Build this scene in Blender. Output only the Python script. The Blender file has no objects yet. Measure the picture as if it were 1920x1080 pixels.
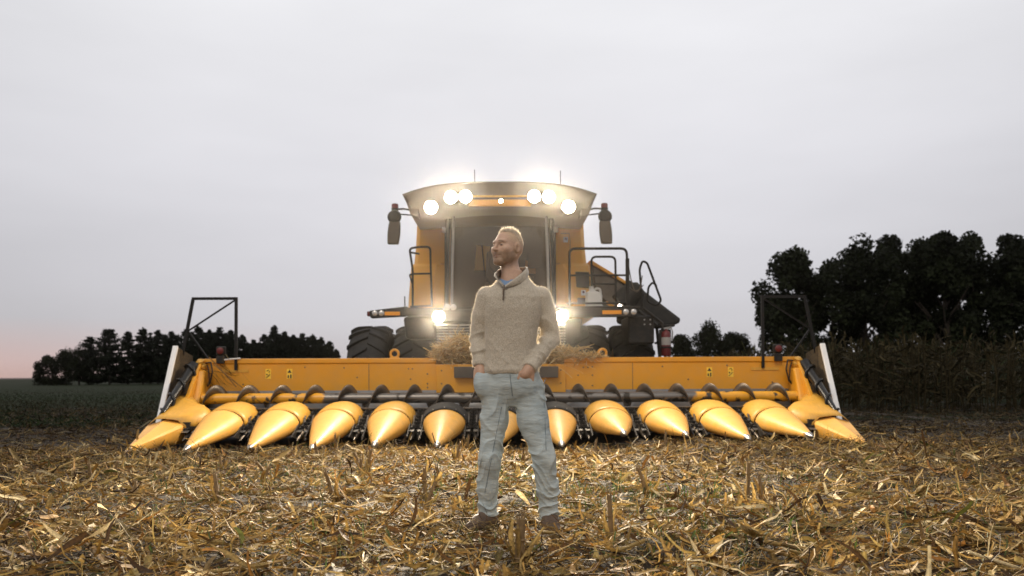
import bpy, math, random
import numpy as np
from mathutils import Vector, Matrix, noise as mnoise

random.seed(7)
RNG = np.random.default_rng(11)
SC = bpy.context.scene
COL = SC.collection
R = math.radians
PI = math.pi

# ------------------------------------------------------------------ camera
CAM_H = 0.92
cam_data = bpy.data.cameras.new("camera")
cam = bpy.data.objects.new("camera", cam_data)
COL.objects.link(cam)
cam.matrix_world = Matrix.Translation((0, 0, CAM_H)) @ Matrix.Rotation(R(90), 4, 'X') @ Matrix.Rotation(R(-0.25), 4, 'Z')
cam_data.sensor_fit = 'HORIZONTAL'
cam_data.sensor_width = 36.0
cam_data.lens = 36.0 * 1522 / 1920
cam_data.shift_y = (704 - 540) / 1920
cam_data.clip_start = 0.1
cam_data.clip_end = 5000
cam_data.dof.use_dof = True
cam_data.dof.focus_distance = 4.95
cam_data.dof.aperture_fstop = 2.6
SC.camera = cam
SC.render.resolution_x = 1024
SC.render.resolution_y = 576

# ------------------------------------------------------------------ sky and sun
SUN_EL, SUN_AZ = R(46), R(197)          # azimuth clockwise from +Y: behind the camera, a little to its left
world = bpy.data.worlds.new("World")
SC.world = world
world.use_nodes = True
nt = world.node_tree
nt.nodes.clear()
N = nt.nodes.new
L = nt.links.new
out = N('ShaderNodeOutputWorld')
bg = N('ShaderNodeBackground')
bg.inputs['Strength'].default_value = 1.0
L(bg.outputs[0], out.inputs['Surface'])
sky = N('ShaderNodeTexSky')
sky.sky_type = 'NISHITA'
sky.sun_disc = False
sky.sun_elevation = SUN_EL
sky.sun_rotation = SUN_AZ
sky.air_density = 1.0
sky.dust_density = 4.0
skym = N('ShaderNodeVectorMath'); skym.operation = 'SCALE'
skym.inputs['Scale'].default_value = 0.09
L(sky.outputs[0], skym.inputs[0])
tc = N('ShaderNodeTexCoord')
sep = N('ShaderNodeSeparateXYZ')
L(tc.outputs['Generated'], sep.inputs[0])
ramp = N('ShaderNodeValToRGB')           # overcast layer: brighter overhead, duller to the horizon
cr = ramp.color_ramp
cr.elements[0].position = 0.0; cr.elements[0].color = (0.60, 0.58, 0.605, 1)
cr.elements[1].position = 1.0; cr.elements[1].color = (0.90, 0.895, 0.92, 1)
for p, c in ((0.10, (0.68, 0.665, 0.70)), (0.24, (0.77, 0.76, 0.795)), (0.40, (0.87, 0.865, 0.89))):
    e = cr.elements.new(p); e.color = (*c, 1)
L(sep.outputs['Z'], ramp.inputs[0])
mapn = N('ShaderNodeMapping'); mapn.inputs['Scale'].default_value = (1.1, 1.1, 4.5)
L(tc.outputs['Generated'], mapn.inputs[0])
nz = N('ShaderNodeTexNoise')
nz.inputs['Scale'].default_value = 2.2; nz.inputs['Detail'].default_value = 5; nz.inputs['Roughness'].default_value = 0.5
L(mapn.outputs[0], nz.inputs[0])
cl = N('ShaderNodeMapRange')
cl.inputs['From Min'].default_value = 0.3; cl.inputs['From Max'].default_value = 0.7
cl.inputs['To Min'].default_value = 0.935; cl.inputs['To Max'].default_value = 1.04
L(nz.outputs[0], cl.inputs[0])
# cloud is thinnest ahead and above, so the sky is a little brighter there
th = N('ShaderNodeVectorMath'); th.operation = 'DOT_PRODUCT'; th.inputs[1].default_value = (0.0, 0.90, 0.436)
L(tc.outputs['Generated'], th.inputs[0])
thr = N('ShaderNodeMapRange'); thr.interpolation_type = 'SMOOTHSTEP'
thr.inputs['From Min'].default_value = 0.70; thr.inputs['From Max'].default_value = 1.0
thr.inputs['To Min'].default_value = 0.83; thr.inputs['To Max'].default_value = 1.06
L(th.outputs['Value'], thr.inputs[0])
thm = N('ShaderNodeMath'); thm.operation = 'MULTIPLY'
L(cl.outputs[0], thm.inputs[0]); L(thr.outputs[0], thm.inputs[1])
clm = N('ShaderNodeVectorMath'); clm.operation = 'SCALE'
L(ramp.outputs[0], clm.inputs[0]); L(thm.outputs[0], clm.inputs['Scale'])
# pink band of the sunset low on the left horizon
gl = N('ShaderNodeVectorMath'); gl.operation = 'DOT_PRODUCT'
gl.inputs[1].default_value = (-0.80, 0.60, 0.0)
L(tc.outputs['Generated'], gl.inputs[0])
g1 = N('ShaderNodeMapRange'); g1.inputs['From Min'].default_value = 0.72; g1.inputs['From Max'].default_value = 1.0
L(gl.outputs['Value'], g1.inputs[0])
g2 = N('ShaderNodeMapRange'); g2.inputs['From Min'].default_value = 0.065; g2.inputs['From Max'].default_value = 0.0
L(sep.outputs['Z'], g2.inputs[0])
g3 = N('ShaderNodeMath'); g3.operation = 'MULTIPLY'
L(g1.outputs[0], g3.inputs[0]); L(g2.outputs[0], g3.inputs[1])
pk = N('ShaderNodeMix'); pk.data_type = 'RGBA'
L(g3.outputs[0], pk.inputs['Factor']); L(clm.outputs[0], pk.inputs['A'])
pk.inputs['B'].default_value = (0.78, 0.49, 0.43, 1)
mx = N('ShaderNodeMix'); mx.data_type = 'RGBA'
mx.inputs['Factor'].default_value = 0.93
L(skym.outputs[0], mx.inputs['A']); L(pk.outputs['Result'], mx.inputs['B'])
L(mx.outputs['Result'], bg.inputs['Color'])

sun_d = bpy.data.lights.new("sun", 'SUN')
sun_d.energy = 0.95
sun_d.angle = R(22)
sun_d.color = (1.0, 0.90, 0.76)
sun = bpy.data.objects.new("sun", sun_d)
COL.objects.link(sun)
sdir = Vector((math.sin(SUN_AZ) * math.cos(SUN_EL), math.cos(SUN_AZ) * math.cos(SUN_EL), math.sin(SUN_EL)))
sun.rotation_euler = sdir.to_track_quat('Z', 'Y').to_euler()
sun.location = sdir * 60

SC.view_settings.view_transform = 'Standard'
SC.view_settings.look = 'None'
SC.view_settings.gamma = 1.0
SC.view_settings.use_curve_mapping = False
SC.view_settings.exposure = 0.0
SC.cycles.use_denoising = True
SC.cycles.max_bounces = 6
SC.cycles.transparent_max_bounces = 12
SC.cycles.volume_bounces = 0
SC.cycles.sample_clamp_indirect = 4.0

# ------------------------------------------------------------------ helpers
def mat(name, col, rough=0.6, metal=0.0, var=0.15, scale=6.0, bump=0.0, bscale=60.0, dust=None, dust_amt=0.0, dscale=3.0, coat=0.0, spec=0.5, stretch=(1, 1, 1)):
    """Principled material with noise-driven colour variation, optional dust film and fine bump."""
    m = bpy.data.materials.new(name)
    m.use_nodes = True
    t = m.node_tree
    b = t.nodes['Principled BSDF']
    b.inputs['Roughness'].default_value = rough
    b.inputs['Metallic'].default_value = metal
    b.inputs['Specular IOR Level'].default_value = spec
    b.inputs['Coat Weight'].default_value = coat
    b.inputs['Coat Roughness'].default_value = 0.15
    tcn = t.nodes.new('ShaderNodeTexCoord')
    mp = t.nodes.new('ShaderNodeMapping'); mp.inputs['Scale'].default_value = stretch
    t.links.new(tcn.outputs['Object'], mp.inputs[0])
    n = t.nodes.new('ShaderNodeTexNoise'); n.inputs['Scale'].default_value = scale; n.inputs['Detail'].default_value = 6
    n.inputs['Roughness'].default_value = 0.6
    t.links.new(mp.outputs[0], n.inputs[0])
    r = t.nodes.new('ShaderNodeMapRange')
    r.inputs['From Min'].default_value = 0.25; r.inputs['From Max'].default_value = 0.75
    r.inputs['To Min'].default_value = 1 - var; r.inputs['To Max'].default_value = 1 + var
    t.links.new(n.outputs[0], r.inputs[0])
    s = t.nodes.new('ShaderNodeVectorMath'); s.operation = 'SCALE'
    s.inputs[0].default_value = col
    t.links.new(r.outputs[0], s.inputs['Scale'])
    last = s.outputs[0]
    if dust:
        n2 = t.nodes.new('ShaderNodeTexNoise'); n2.inputs['Scale'].default_value = dscale; n2.inputs['Detail'].default_value = 8
        n2.inputs['Roughness'].default_value = 0.7
        t.links.new(tcn.outputs['Object'], n2.inputs[0])
        r2 = t.nodes.new('ShaderNodeMapRange')
        r2.inputs['From Min'].default_value = 0.42; r2.inputs['From Max'].default_value = 0.75
        r2.inputs['To Min'].default_value = 0.0; r2.inputs['To Max'].default_value = dust_amt
        t.links.new(n2.outputs[0], r2.inputs[0])
        mxn = t.nodes.new('ShaderNodeMix'); mxn.data_type = 'RGBA'
        t.links.new(r2.outputs[0], mxn.inputs['Factor'])
        t.links.new(last, mxn.inputs['A']); mxn.inputs['B'].default_value = (*dust, 1)
        last = mxn.outputs['Result']
        r3 = t.nodes.new('ShaderNodeMapRange')
        r3.inputs['To Min'].default_value = rough; r3.inputs['To Max'].default_value = min(1, rough + 0.5)
        t.links.new(r2.outputs[0], r3.inputs[0]); t.links.new(r3.outputs[0], b.inputs['Roughness'])
    t.links.new(last, b.inputs['Base Color'])
    if bump:
        n3 = t.nodes.new('ShaderNodeTexNoise'); n3.inputs['Scale'].default_value = bscale; n3.inputs['Detail'].default_value = 4
        t.links.new(mp.outputs[0], n3.inputs[0])
        bp = t.nodes.new('ShaderNodeBump'); bp.inputs['Strength'].default_value = bump; bp.inputs['Distance'].default_value = 0.01
        t.links.new(n3.outputs[0], bp.inputs['Height']); t.links.new(bp.outputs[0], b.inputs['Normal'])
    return m

def attr_mat(name, rough=0.8, transl=0.0, scale=90.0, var=0.25, spec=0.3, bump=0.0, sss=0.0):
    """Material whose pigment comes from the mesh's own colour attribute, broken up by fine noise."""
    m = bpy.data.materials.new(name); m.use_nodes = True
    t = m.node_tree; b = t.nodes['Principled BSDF']
    b.inputs['Roughness'].default_value = rough; b.inputs['Specular IOR Level'].default_value = spec
    a = t.nodes.new('ShaderNodeAttribute'); a.attribute_name = 'col'
    tcn = t.nodes.new('ShaderNodeTexCoord')
    n = t.nodes.new('ShaderNodeTexNoise'); n.inputs['Scale'].default_value = scale; n.inputs['Detail'].default_value = 3
    t.links.new(tcn.outputs['Object'], n.inputs[0])
    r = t.nodes.new('ShaderNodeMapRange'); r.inputs['From Min'].default_value = 0.3; r.inputs['From Max'].default_value = 0.7
    r.inputs['To Min'].default_value = 1 - var; r.inputs['To Max'].default_value = 1 + var
    t.links.new(n.outputs[0], r.inputs[0])
    s = t.nodes.new('ShaderNodeVectorMath'); s.operation = 'SCALE'
    t.links.new(a.outputs['Color'], s.inputs[0]); t.links.new(r.outputs[0], s.inputs['Scale'])
    t.links.new(s.outputs[0], b.inputs['Base Color'])
    if bump:
        bp = t.nodes.new('ShaderNodeBump'); bp.inputs['Strength'].default_value = bump; bp.inputs['Distance'].default_value = 0.004
        t.links.new(n.outputs[0], bp.inputs['Height']); t.links.new(bp.outputs[0], b.inputs['Normal'])
    if sss:
        b.inputs['Subsurface Weight'].default_value = sss; b.inputs['Subsurface Radius'].default_value = (0.012, 0.004, 0.002)
        b.inputs['Subsurface Scale'].default_value = 0.5
    if transl:
        o = t.nodes['Material Output']
        tr = t.nodes.new('ShaderNodeBsdfTranslucent'); mxs = t.nodes.new('ShaderNodeMixShader')
        mxs.inputs[0].default_value = transl
        t.links.new(s.outputs[0], tr.inputs[0]); t.links.new(b.outputs[0], mxs.inputs[1]); t.links.new(tr.outputs[0], mxs.inputs[2])
        t.links.new(mxs.outputs[0], o.inputs['Surface'])
    return m

def emit(name, col, strength):
    m = bpy.data.materials.new(name); m.use_nodes = True
    b = m.node_tree.nodes['Principled BSDF']
    b.inputs['Base Color'].default_value = (0.8, 0.8, 0.8, 1)
    b.inputs['Emission Color'].default_value = (*col, 1); b.inputs['Emission Strength'].default_value = strength
    return m

def link(o, parent=None):
    COL.objects.link(o)
    if parent is not None:
        o.parent = parent
    return o

def tag(o, label, cat=None, group=None, kind=None):
    if label: o['label'] = label
    if cat: o['category'] = cat
    if group: o['group'] = group
    if kind: o['kind'] = kind
    return o

def empty(name, loc=(0, 0, 0), rz=0.0, parent=None):
    o = bpy.data.objects.new(name, None); o.empty_display_size = 0.2
    o.location = loc; o.rotation_euler = (0, 0, rz)
    return link(o, parent)

def np_mesh(name, verts, faces, cols=None, smooth=False):
    """Mesh from numpy arrays: verts (n,3), faces (m,k) with equal k."""
    me = bpy.data.meshes.new(name)
    verts = np.asarray(verts, np.float32); faces = np.asarray(faces, np.int32)
    k = faces.shape[1]
    me.vertices.add(len(verts)); me.vertices.foreach_set('co', verts.ravel())
    me.loops.add(faces.size); me.loops.foreach_set('vertex_index', faces.ravel())
    me.polygons.add(len(faces)); me.polygons.foreach_set('loop_start', np.arange(0, faces.size, k, dtype=np.int32))
    me.polygons.foreach_set('use_smooth', np.full(len(faces), smooth, dtype=bool))
    me.update(calc_edges=True)
    if cols is not None:
        a = me.color_attributes.new('col', 'FLOAT_COLOR', 'POINT')
        c = np.ones((len(verts), 4), np.float32); c[:, :3] = cols
        a.data.foreach_set('color', c.ravel())
    return me

class B:
    """Collects shapes and links them as ONE mesh object."""
    def __init__(self): self.v = []; self.f = []
    def add(self, vs, fs):
        o = len(self.v); self.v += [tuple(p) for p in vs]; self.f += [tuple(i + o for i in q) for q in fs]; return self
    def box(self, x0, x1, y0, y1, z0, z1):
        return self.hexa([(x0, y0, z0), (x1, y0, z0), (x1, y1, z0), (x0, y1, z0), (x0, y0, z1), (x1, y0, z1), (x1, y1, z1), (x0, y1, z1)])
    def hexa(self, p):
        return self.add(p, [(0, 3, 2, 1), (4, 5, 6, 7), (0, 1, 5, 4), (1, 2, 6, 5), (2, 3, 7, 6), (3, 0, 4, 7)])
    def prism(self, poly, axis, a, b):
        n = len(poly)
        def pt(p, h):
            return {'x': (h, p[0], p[1]), 'y': (p[0], h, p[1]), 'z': (p[0], p[1], h)}[axis]
        return self.add([pt(p, a) for p in poly] + [pt(p, b) for p in poly],
                        [tuple(range(n)), tuple(range(2 * n - 1, n - 1, -1))] + [(i, i + n, (i + 1) % n + n, (i + 1) % n) for i in range(n)])
    def loft(self, rings, closed=True, caps=True):
        n = len(rings[0]); vs = [p for r in rings for p in r]; fs = []
        for k in range(len(rings) - 1):
            for i in range(n if closed else n - 1):
                j = (i + 1) % n
                fs.append((k * n + i, k * n + j, (k + 1) * n + j, (k + 1) * n + i))
        if caps and closed:
            fs.append(tuple(range(n - 1, -1, -1))); fs.append(tuple((len(rings) - 1) * n + i for i in range(n)))
        return self.add(vs, fs)
    def tube(self, pts, r, n=10, caps=True):
        pts = [Vector(p) for p in pts]
        rs = r if isinstance(r, (list, tuple)) else [r] * len(pts)
        rings = []; ref = None
        for i, p in enumerate(pts):
            a = pts[max(0, i - 1)]; b = pts[min(len(pts) - 1, i + 1)]
            d = (b - a).normalized()
            if ref is None:
                ref = d.orthogonal().normalized()
            ref = (ref - d * ref.dot(d)).normalized()
            w = d.cross(ref)
            rings.append([tuple(p + (ref * math.cos(2 * PI * k / n) + w * math.sin(2 * PI * k / n)) * rs[i]) for k in range(n)])
        return self.loft(rings, True, caps)
    def lathe(self, c, ax, prof, n=24, caps=True):
        c = Vector(c); d = Vector(ax).normalized(); u = d.orthogonal().normalized(); w = d.cross(u)
        return self.loft([[tuple(c + d * t + (u * math.cos(2 * PI * k / n) + w * math.sin(2 * PI * k / n)) * r) for k in range(n)] for r, t in prof], True, caps)
    def build(self, name, m, parent=None, smooth=None, bevel=0.0, solid=0.0, seg=2):
        me = bpy.data.meshes.new(name)
        me.from_pydata(self.v, [], self.f); me.update()
        me.materials.append(m)
        o = link(bpy.data.objects.new(name, me), parent)
        import bmesh
        bm = bmesh.new(); bm.from_mesh(me); bmesh.ops.recalc_face_normals(bm, faces=bm.faces); bm.to_mesh(me); bm.free()
        if solid:
            s = o.modifiers.new('solid', 'SOLIDIFY'); s.thickness = solid; s.offset = -1
        if bevel:
            bv = o.modifiers.new('bevel', 'BEVEL'); bv.width = bevel; bv.segments = seg; bv.limit_method = 'ANGLE'; bv.angle_limit = R(40)
        if smooth is not None:
            me.shade_smooth()
            if smooth < 180:
                me.set_sharp_from_angle(angle=R(smooth))
        return o

def rounded(pts, rad, n=5):
    """Polyline with its inner corners rounded."""
    pts = [Vector(p) for p in pts]; out_ = [pts[0]]
    for a, b, c in zip(pts, pts[1:], pts[2:]):
        d1 = (a - b); d2 = (c - b)
        r_ = min(rad, d1.length * 0.45, d2.length * 0.45)
        p1 = b + d1.normalized() * r_; p2 = b + d2.normalized() * r_
        for k in range(n + 1):
            s = k / n
            out_.append(p1.lerp(b, s).lerp(b.lerp(p2, s), s))
    out_.append(pts[-1])
    return out_

def sub_copy(src, name, parent, loc=(0, 0, 0), rot=(0, 0, 0), scale=(1, 1, 1)):
    o = src.copy(); o.name = name; o.parent = parent
    o.location = loc; o.rotation_euler = rot; o.scale = scale
    COL.objects.link(o)
    return o
HAZE = 0.00014

# ------------------------------------------------------------------ materials
YEL = (0.68, 0.30, 0.012)
DUST = (0.42, 0.30, 0.16)
M = {}
M['yellow'] = mat('yellow_paint', YEL, 0.34, var=0.05, scale=3, dust=DUST, dust_amt=0.22, dscale=5, coat=0.15, bump=0.02, bscale=30)
M['yellow_snout'] = mat('yellow_snout_paint', (0.73, 0.375, 0.06), 0.40, var=0.10, scale=4, dust=(0.50, 0.33, 0.14), dust_amt=0.55, dscale=9, coat=0.0, bump=0.05, bscale=12)
M['yellow_hood'] = mat('worn_yellow_hood', (0.62, 0.32, 0.035), 0.42, var=0.16, scale=9, dust=(0.45, 0.27, 0.07), dust_amt=0.5, dscale=6, bump=0.05, bscale=70, stretch=(6, 1, 1))
M['yellow_body'] = mat('yellow_cab_panel', (0.74, 0.36, 0.04), 0.45, var=0.05, scale=2, dust=DUST, dust_amt=0.3, dscale=2)
M['black'] = mat('black_metal', (0.015, 0.014, 0.013), 0.55, spec=0.25, var=0.25, scale=10, dust=(0.12, 0.09, 0.06), dust_amt=0.3, dscale=8)
M['rail'] = mat('black_rail_paint', (0.014, 0.013, 0.012), 0.5, var=0.2, scale=12, spec=0.2)
M['rubber'] = mat('rubber', (0.016, 0.015, 0.014), 0.75, var=0.3, scale=12, dust=(0.06, 0.048, 0.035), dust_amt=0.4, dscale=6, bump=0.1, bscale=50)
M['plastic_black'] = mat('black_plastic_screw', (0.011, 0.010, 0.009), 0.30, var=0.2, scale=8, spec=0.35)
M['roof'] = mat('cab_roof_brown', (0.10, 0.075, 0.05), 0.5, var=0.1, scale=3, dust=(0.25, 0.18, 0.1), dust_amt=0.4, dscale=2)
M['steel'] = mat('bare_steel', (0.36, 0.34, 0.31), 0.36, 0.9, var=0.2, scale=14, stretch=(1, 6, 6))
M['steel_dark'] = mat('worn_dark_steel', (0.14, 0.12, 0.10), 0.42, 0.7, var=0.35, scale=9, dust=(0.16, 0.11, 0.06), dust_amt=0.5)
M['trough'] = mat('grey_trough_sheet', (0.24, 0.245, 0.25), 0.45, 0.5, var=0.15, scale=5, dust=DUST, dust_amt=0.4)
M['white_board'] = mat('white_plastic_strip', (0.74, 0.73, 0.72), 0.5, var=0.05, scale=8, dust=(0.5, 0.42, 0.3), dust_amt=0.25)
M['shield'] = mat('dusty_brown_shield', (0.07, 0.048, 0.025), 0.8, var=0.5, scale=40, dust=(0.34, 0.22, 0.08), dust_amt=0.55, dscale=45)
M['red'] = mat('red_lens', (0.10, 0.006, 0.005), 0.5, var=0.1)
M['amber'] = mat('amber_reflector', (0.85, 0.32, 0.01), 0.3, var=0.05, scale=60)
M['lens_off'] = mat('unlit_lamp_glass', (0.55, 0.53, 0.5), 0.12, 0.4, var=0.1)
M['grey_paint'] = mat('dark_grey_paint', (0.12, 0.115, 0.11), 0.5, var=0.15)
M['interior'] = mat('cab_interior', (0.05, 0.042, 0.035), 0.8, var=0.2)
M['seat'] = mat('cab_seat_cloth', (0.09, 0.075, 0.06), 0.9, var=0.2, scale=30)
M['pillar'] = mat('grey_pillar', (0.30, 0.28, 0.26), 0.4, 0.2, var=0.1)
M['jug'] = mat('white_jug_plastic', (0.52, 0.50, 0.46), 0.45, var=0.04)
M['ext_red'] = mat('extinguisher_red', (0.11, 0.008, 0.007), 0.5, var=0.08)
M['mirror'] = mat('mirror_housing', (0.10, 0.08, 0.055), 0.35, var=0.1)
M['sticker_y'] = mat('sticker_yellow', (0.86, 0.55, 0.05), 0.5, var=0.05)
M['sticker_k'] = mat('sticker_black', (0.03, 0.025, 0.02), 0.5, var=0.1)
M['sticker_w'] = mat('sticker_white', (0.8, 0.78, 0.76), 0.5, var=0.05)
M['grey_label'] = mat('worn_paper', (.32, .30, .27), .7, var=.1)
M['lamp_on'] = emit('lit_lamp', (1.0, 0.86, 0.66), 60)
M['lamp_small'] = emit('lit_small_lamp', (1.0, 0.88, 0.70), 40)

# auger tube: yellow paint worn through to steel towards the middle, black worn patches
def auger_mat(name, flight=False):
    m = bpy.data.materials.new(name); m.use_nodes = True
    t = m.node_tree; b = t.nodes['Principled BSDF']
    tcn = t.nodes.new('ShaderNodeTexCoord'); sp = t.nodes.new('ShaderNodeSeparateXYZ')
    t.links.new(tcn.outputs['Object'], sp.inputs[0])
    ab = t.nodes.new('ShaderNodeMath'); ab.operation = 'ABSOLUTE'; t.links.new(sp.outputs['X'], ab.inputs[0])
    n = t.nodes.new('ShaderNodeTexNoise'); n.inputs['Scale'].default_value = 2.6; n.inputs['Detail'].default_value = 5
    t.links.new(tcn.outputs['Object'], n.inputs[0])
    ad = t.nodes.new('ShaderNodeMath'); ad.operation = 'MULTIPLY_ADD'
    t.links.new(n.outputs[0], ad.inputs[0]); ad.inputs[1].default_value = 3.2; t.links.new(ab.outputs[0], ad.inputs[2])
    st = t.nodes.new('ShaderNodeMapRange'); st.inputs['From Min'].default_value = 4.15; st.inputs['From Max'].default_value = 4.35
    t.links.new(ad.outputs[0], st.inputs[0])
    n2 = t.nodes.new('ShaderNodeTexNoise'); n2.inputs['Scale'].default_value = 5.0; n2.inputs['Detail'].default_value = 4
    t.links.new(tcn.outputs['Object'], n2.inputs[0])
    dk = t.nodes.new('ShaderNodeMapRange'); dk.inputs['From Min'].default_value = 0.55; dk.inputs['From Max'].default_value = 0.60
    t.links.new(n2.outputs[0], dk.inputs[0])
    bare = t.nodes.new('ShaderNodeMix'); bare.data_type = 'RGBA'
    bare.inputs['A'].default_value = (0.17, 0.155, 0.14, 1); bare.inputs['B'].default_value = (0.05, 0.043, 0.035, 1)
    t.links.new(dk.outputs[0], bare.inputs['Factor'])
    yl = t.nodes.new('ShaderNodeMix'); yl.data_type = 'RGBA'
    yl.inputs['A'].default_value = (0.70, 0.33, 0.02, 1); yl.inputs['B'].default_value = (0.04, 0.032, 0.022, 1)
    t.links.new(dk.outputs[0], yl.inputs['Factor'])
    mm = t.nodes.new('ShaderNodeMix'); mm.data_type = 'RGBA'
    t.links.new(st.outputs[0], mm.inputs['Factor']); t.links.new(bare.outputs['Result'], mm.inputs['A']); t.links.new(yl.outputs['Result'], mm.inputs['B'])
    t.links.new(mm.outputs['Result'], b.inputs['Base Color'])
    mt = t.nodes.new('ShaderNodeMath'); mt.operation = 'MULTIPLY_ADD'
    t.links.new(st.outputs[0], mt.inputs[0]); mt.inputs[1].default_value = -0.8; mt.inputs[2].default_value = 0.8
    t.links.new(mt.outputs[0], b.inputs['Metallic'])
    b.inputs['Roughness'].default_value = 0.36
    return m
M['auger'] = auger_mat('auger_worn_paint')

def glass_mat():
    m = bpy.data.materials.new('tinted_cab_glass'); m.use_nodes = True
    t = m.node_tree; t.nodes.remove(t.nodes['Principled BSDF']); o = t.nodes['Material Output']
    tr = t.nodes.new('ShaderNodeBsdfTransparent'); tr.inputs[0].default_value = (0.62, 0.56, 0.48, 1)
    gl_ = t.nodes.new('ShaderNodeBsdfGlossy'); gl_.inputs['Roughness'].default_value = 0.04
    df = t.nodes.new('ShaderNodeBsdfDiffuse'); df.inputs[0].default_value = (0.36, 0.26, 0.16, 1)   # dust film
    fr = t.nodes.new('ShaderNodeFresnel'); fr.inputs[0].default_value = 1.5
    m1 = t.nodes.new('ShaderNodeMixShader'); m2 = t.nodes.new('ShaderNodeMixShader')
    n = t.nodes.new('ShaderNodeTexNoise'); n.inputs['Scale'].default_value = 3; n.inputs['Detail'].default_value = 8
    tcn = t.nodes.new('ShaderNodeTexCoord'); t.links.new(tcn.outputs['Object'], n.inputs[0])
    r = t.nodes.new('ShaderNodeMapRange'); r.inputs['To Min'].default_value = 0.06; r.inputs['To Max'].default_value = 0.22
    t.links.new(n.outputs[0], r.inputs[0]); t.links.new(r.outputs[0], m1.inputs[0])
    t.links.new(tr.outputs[0], m1.inputs[1]); t.links.new(df.outputs[0], m1.inputs[2])
    t.links.new(fr.outputs[0], m2.inputs[0]); t.links.new(m1.outputs[0], m2.inputs[1]); t.links.new(gl_.outputs[0], m2.inputs[2])
    t.links.new(m2.outputs[0], o.inputs['Surface'])
    return m
M['glass'] = glass_mat()

# ------------------------------------------------------------------ ground
def gh(x, y):
    """Height of the harvested field; works on floats and arrays."""
    x = np.asarray(x, float); y = np.asarray(y, float)
    near = np.exp(-((y - 8) / 30) ** 2)
    h = near * (0.012 * np.sin(1.7 * x + 0.4 * y) + 0.015 * np.sin(0.9 * y + 1.1 * x + 1) + 0.01 * np.sin(3.1 * y - 0.7 * x) + 0.01 * np.sin(2 * PI * (x + 0.18) / 0.762))
    lump = np.sin(5.2 * x + 7.9 * y + 1.3 * np.sin(3 * x)) + np.sin(9.1 * x - 4.3 * y + 2 + 1.1 * np.sin(4 * y)) + np.sin(-3.7 * x + 10.6 * y + 4) + np.sin(12.4 * x + 2.6 * y + np.sin(6 * y))
    h = h + 0.014 * lump * np.exp(-((y - 5.3) / 3.6) ** 6) - 0.035 * np.exp(-((y - 10.6) / 1.6) ** 4) * np.exp(-(x / 6) ** 8)
    h = h * (1 - np.exp(-(x * x / .30 + (y - 4.75) ** 2 / .25) ** 2)) 
    s = np.clip((x - 0.6) / 1.6, 0, 1); s = s * s * (3 - 2 * s)
    h = h + 0.075 * s * np.exp(-((y - 10.2) / 2.2) ** 2) * np.exp(-np.clip(x - 4.5, 0, None) ** 2 / 6)
    return h

def graded(a, b, fine0, fine1, d0, growth):
    out_ = list(np.arange(fine0, fine1, d0)) + [fine1]
    d, p = d0, fine1
    while p < b:
        d *= growth; p = min(b, p + d); out_.append(p)
    d, p, pre = d0, fine0, []
    while p > a:
        d *= growth; p = max(a, p - d); pre.append(p)
    return np.array(pre[::-1] + out_)
gx = graded(-1200, 1200, -9, 9, 0.09, 1.25)
gy = graded(-80, 2500, 1.5, 14, 0.09, 1.25)
GX, GY = np.meshgrid(gx, gy)
gv = np.stack([GX, GY, gh(GX, GY)], -1).reshape(-1, 3)
nx_ = len(gx)
ii = (np.arange(len(gy) - 1)[:, None] * nx_ + np.arange(nx_ - 1)[None]).ravel()
gf = np.stack([ii, ii + 1, ii + 1 + nx_, ii + nx_], 1)
M['soil'] = mat('dark_soil', (0.026, 0.018, 0.011), 0.95, var=0.5, scale=9, bump=0.8, bscale=35, dust=(0.06, 0.042, 0.022), dust_amt=0.5, dscale=18)
me = np_mesh('ground', gv, gf, smooth=True); me.materials.append(M['soil'])
ground = link(bpy.data.objects.new('ground', me))
tag(ground, 'dark soil of the harvested corn field under the residue', kind='structure')

# dark green field beyond the residue on the left
fv = []; ff = []
fx = np.linspace(-260, 60, 41); fyn = np.linspace(0, 1, 41)
for j, s in enumerate(fyn):
    for i, x in enumerate(fx):
        y0_ = 15.2 + 1.2 * math.sin(x * 0.5) + 0.6 * math.sin(x * 1.7 + 1)
        y = y0_ + (420 - y0_) * s ** 2.2
        fv.append((x, y, 0.012 + 0.02 * s))
for j in range(40):
    for i in range(40):
        a = j * 41 + i; ff.append((a, a + 1, a + 42, a + 41))
M['field'] = mat('dark_green_field', (0.013, 0.020, 0.006), 1.0, var=0.4, scale=0.5, dust=(0.014, 0.011, 0.006), dust_amt=0.9, dscale=0.25, bump=0.6, bscale=6, spec=0.1)
me = np_mesh('field', fv, ff); me.materials.append(M['field'])
field = link(bpy.data.objects.new('field', me))
tag(field, 'dark green field stretching to the treeline on the horizon', kind='structure')

# ------------------------------------------------------------------ corn header
X0, Y0, PSI = -0.18, 12.5, R(0.5)
HD = empty('corn_header', (X0, Y0, 0), PSI)
tag(HD, 'wide yellow twelve-row corn header with pointed snouts behind the person', 'header')

# back sheet with folded lip and pressed rib
for s in (-1, 1):
    b = B()
    x0, x1 = sorted((s * 0.985, s * 4.6))
    b.prism([(0.0, 0.66), (0.0, 1.11), (-0.02, 1.125), (-0.02, 1.195), (0.10, 1.195), (0.10, 1.10), (0.045, 1.08), (0.045, 0.66)], 'x', x0, x1)
    b.build('back_sheet', M['yellow'], HD, bevel=0.006)
b = B(); b.prism([(-0.05, 0.66), (-0.05, 1.095), (0.30, 1.095), (0.30, 0.66)], 'x', -0.983, 1.003)
centre = b.build('centre_frame', M['yellow'], HD, bevel=0.008)
b = B(); b.prism([(-0.24, 1.056), (-0.055, 1.056), (-0.055, 0.90), (-0.17, 0.885)], 'x', -0.70, 0.88)
b.build('deflector_box', M['grey_paint'], HD, bevel=0.006)
b = B(); b.box(-0.40, 0.42, -0.062, -0.052, 0.70, 0.86); b.build('feed_opening', M['black'], HD)
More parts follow.
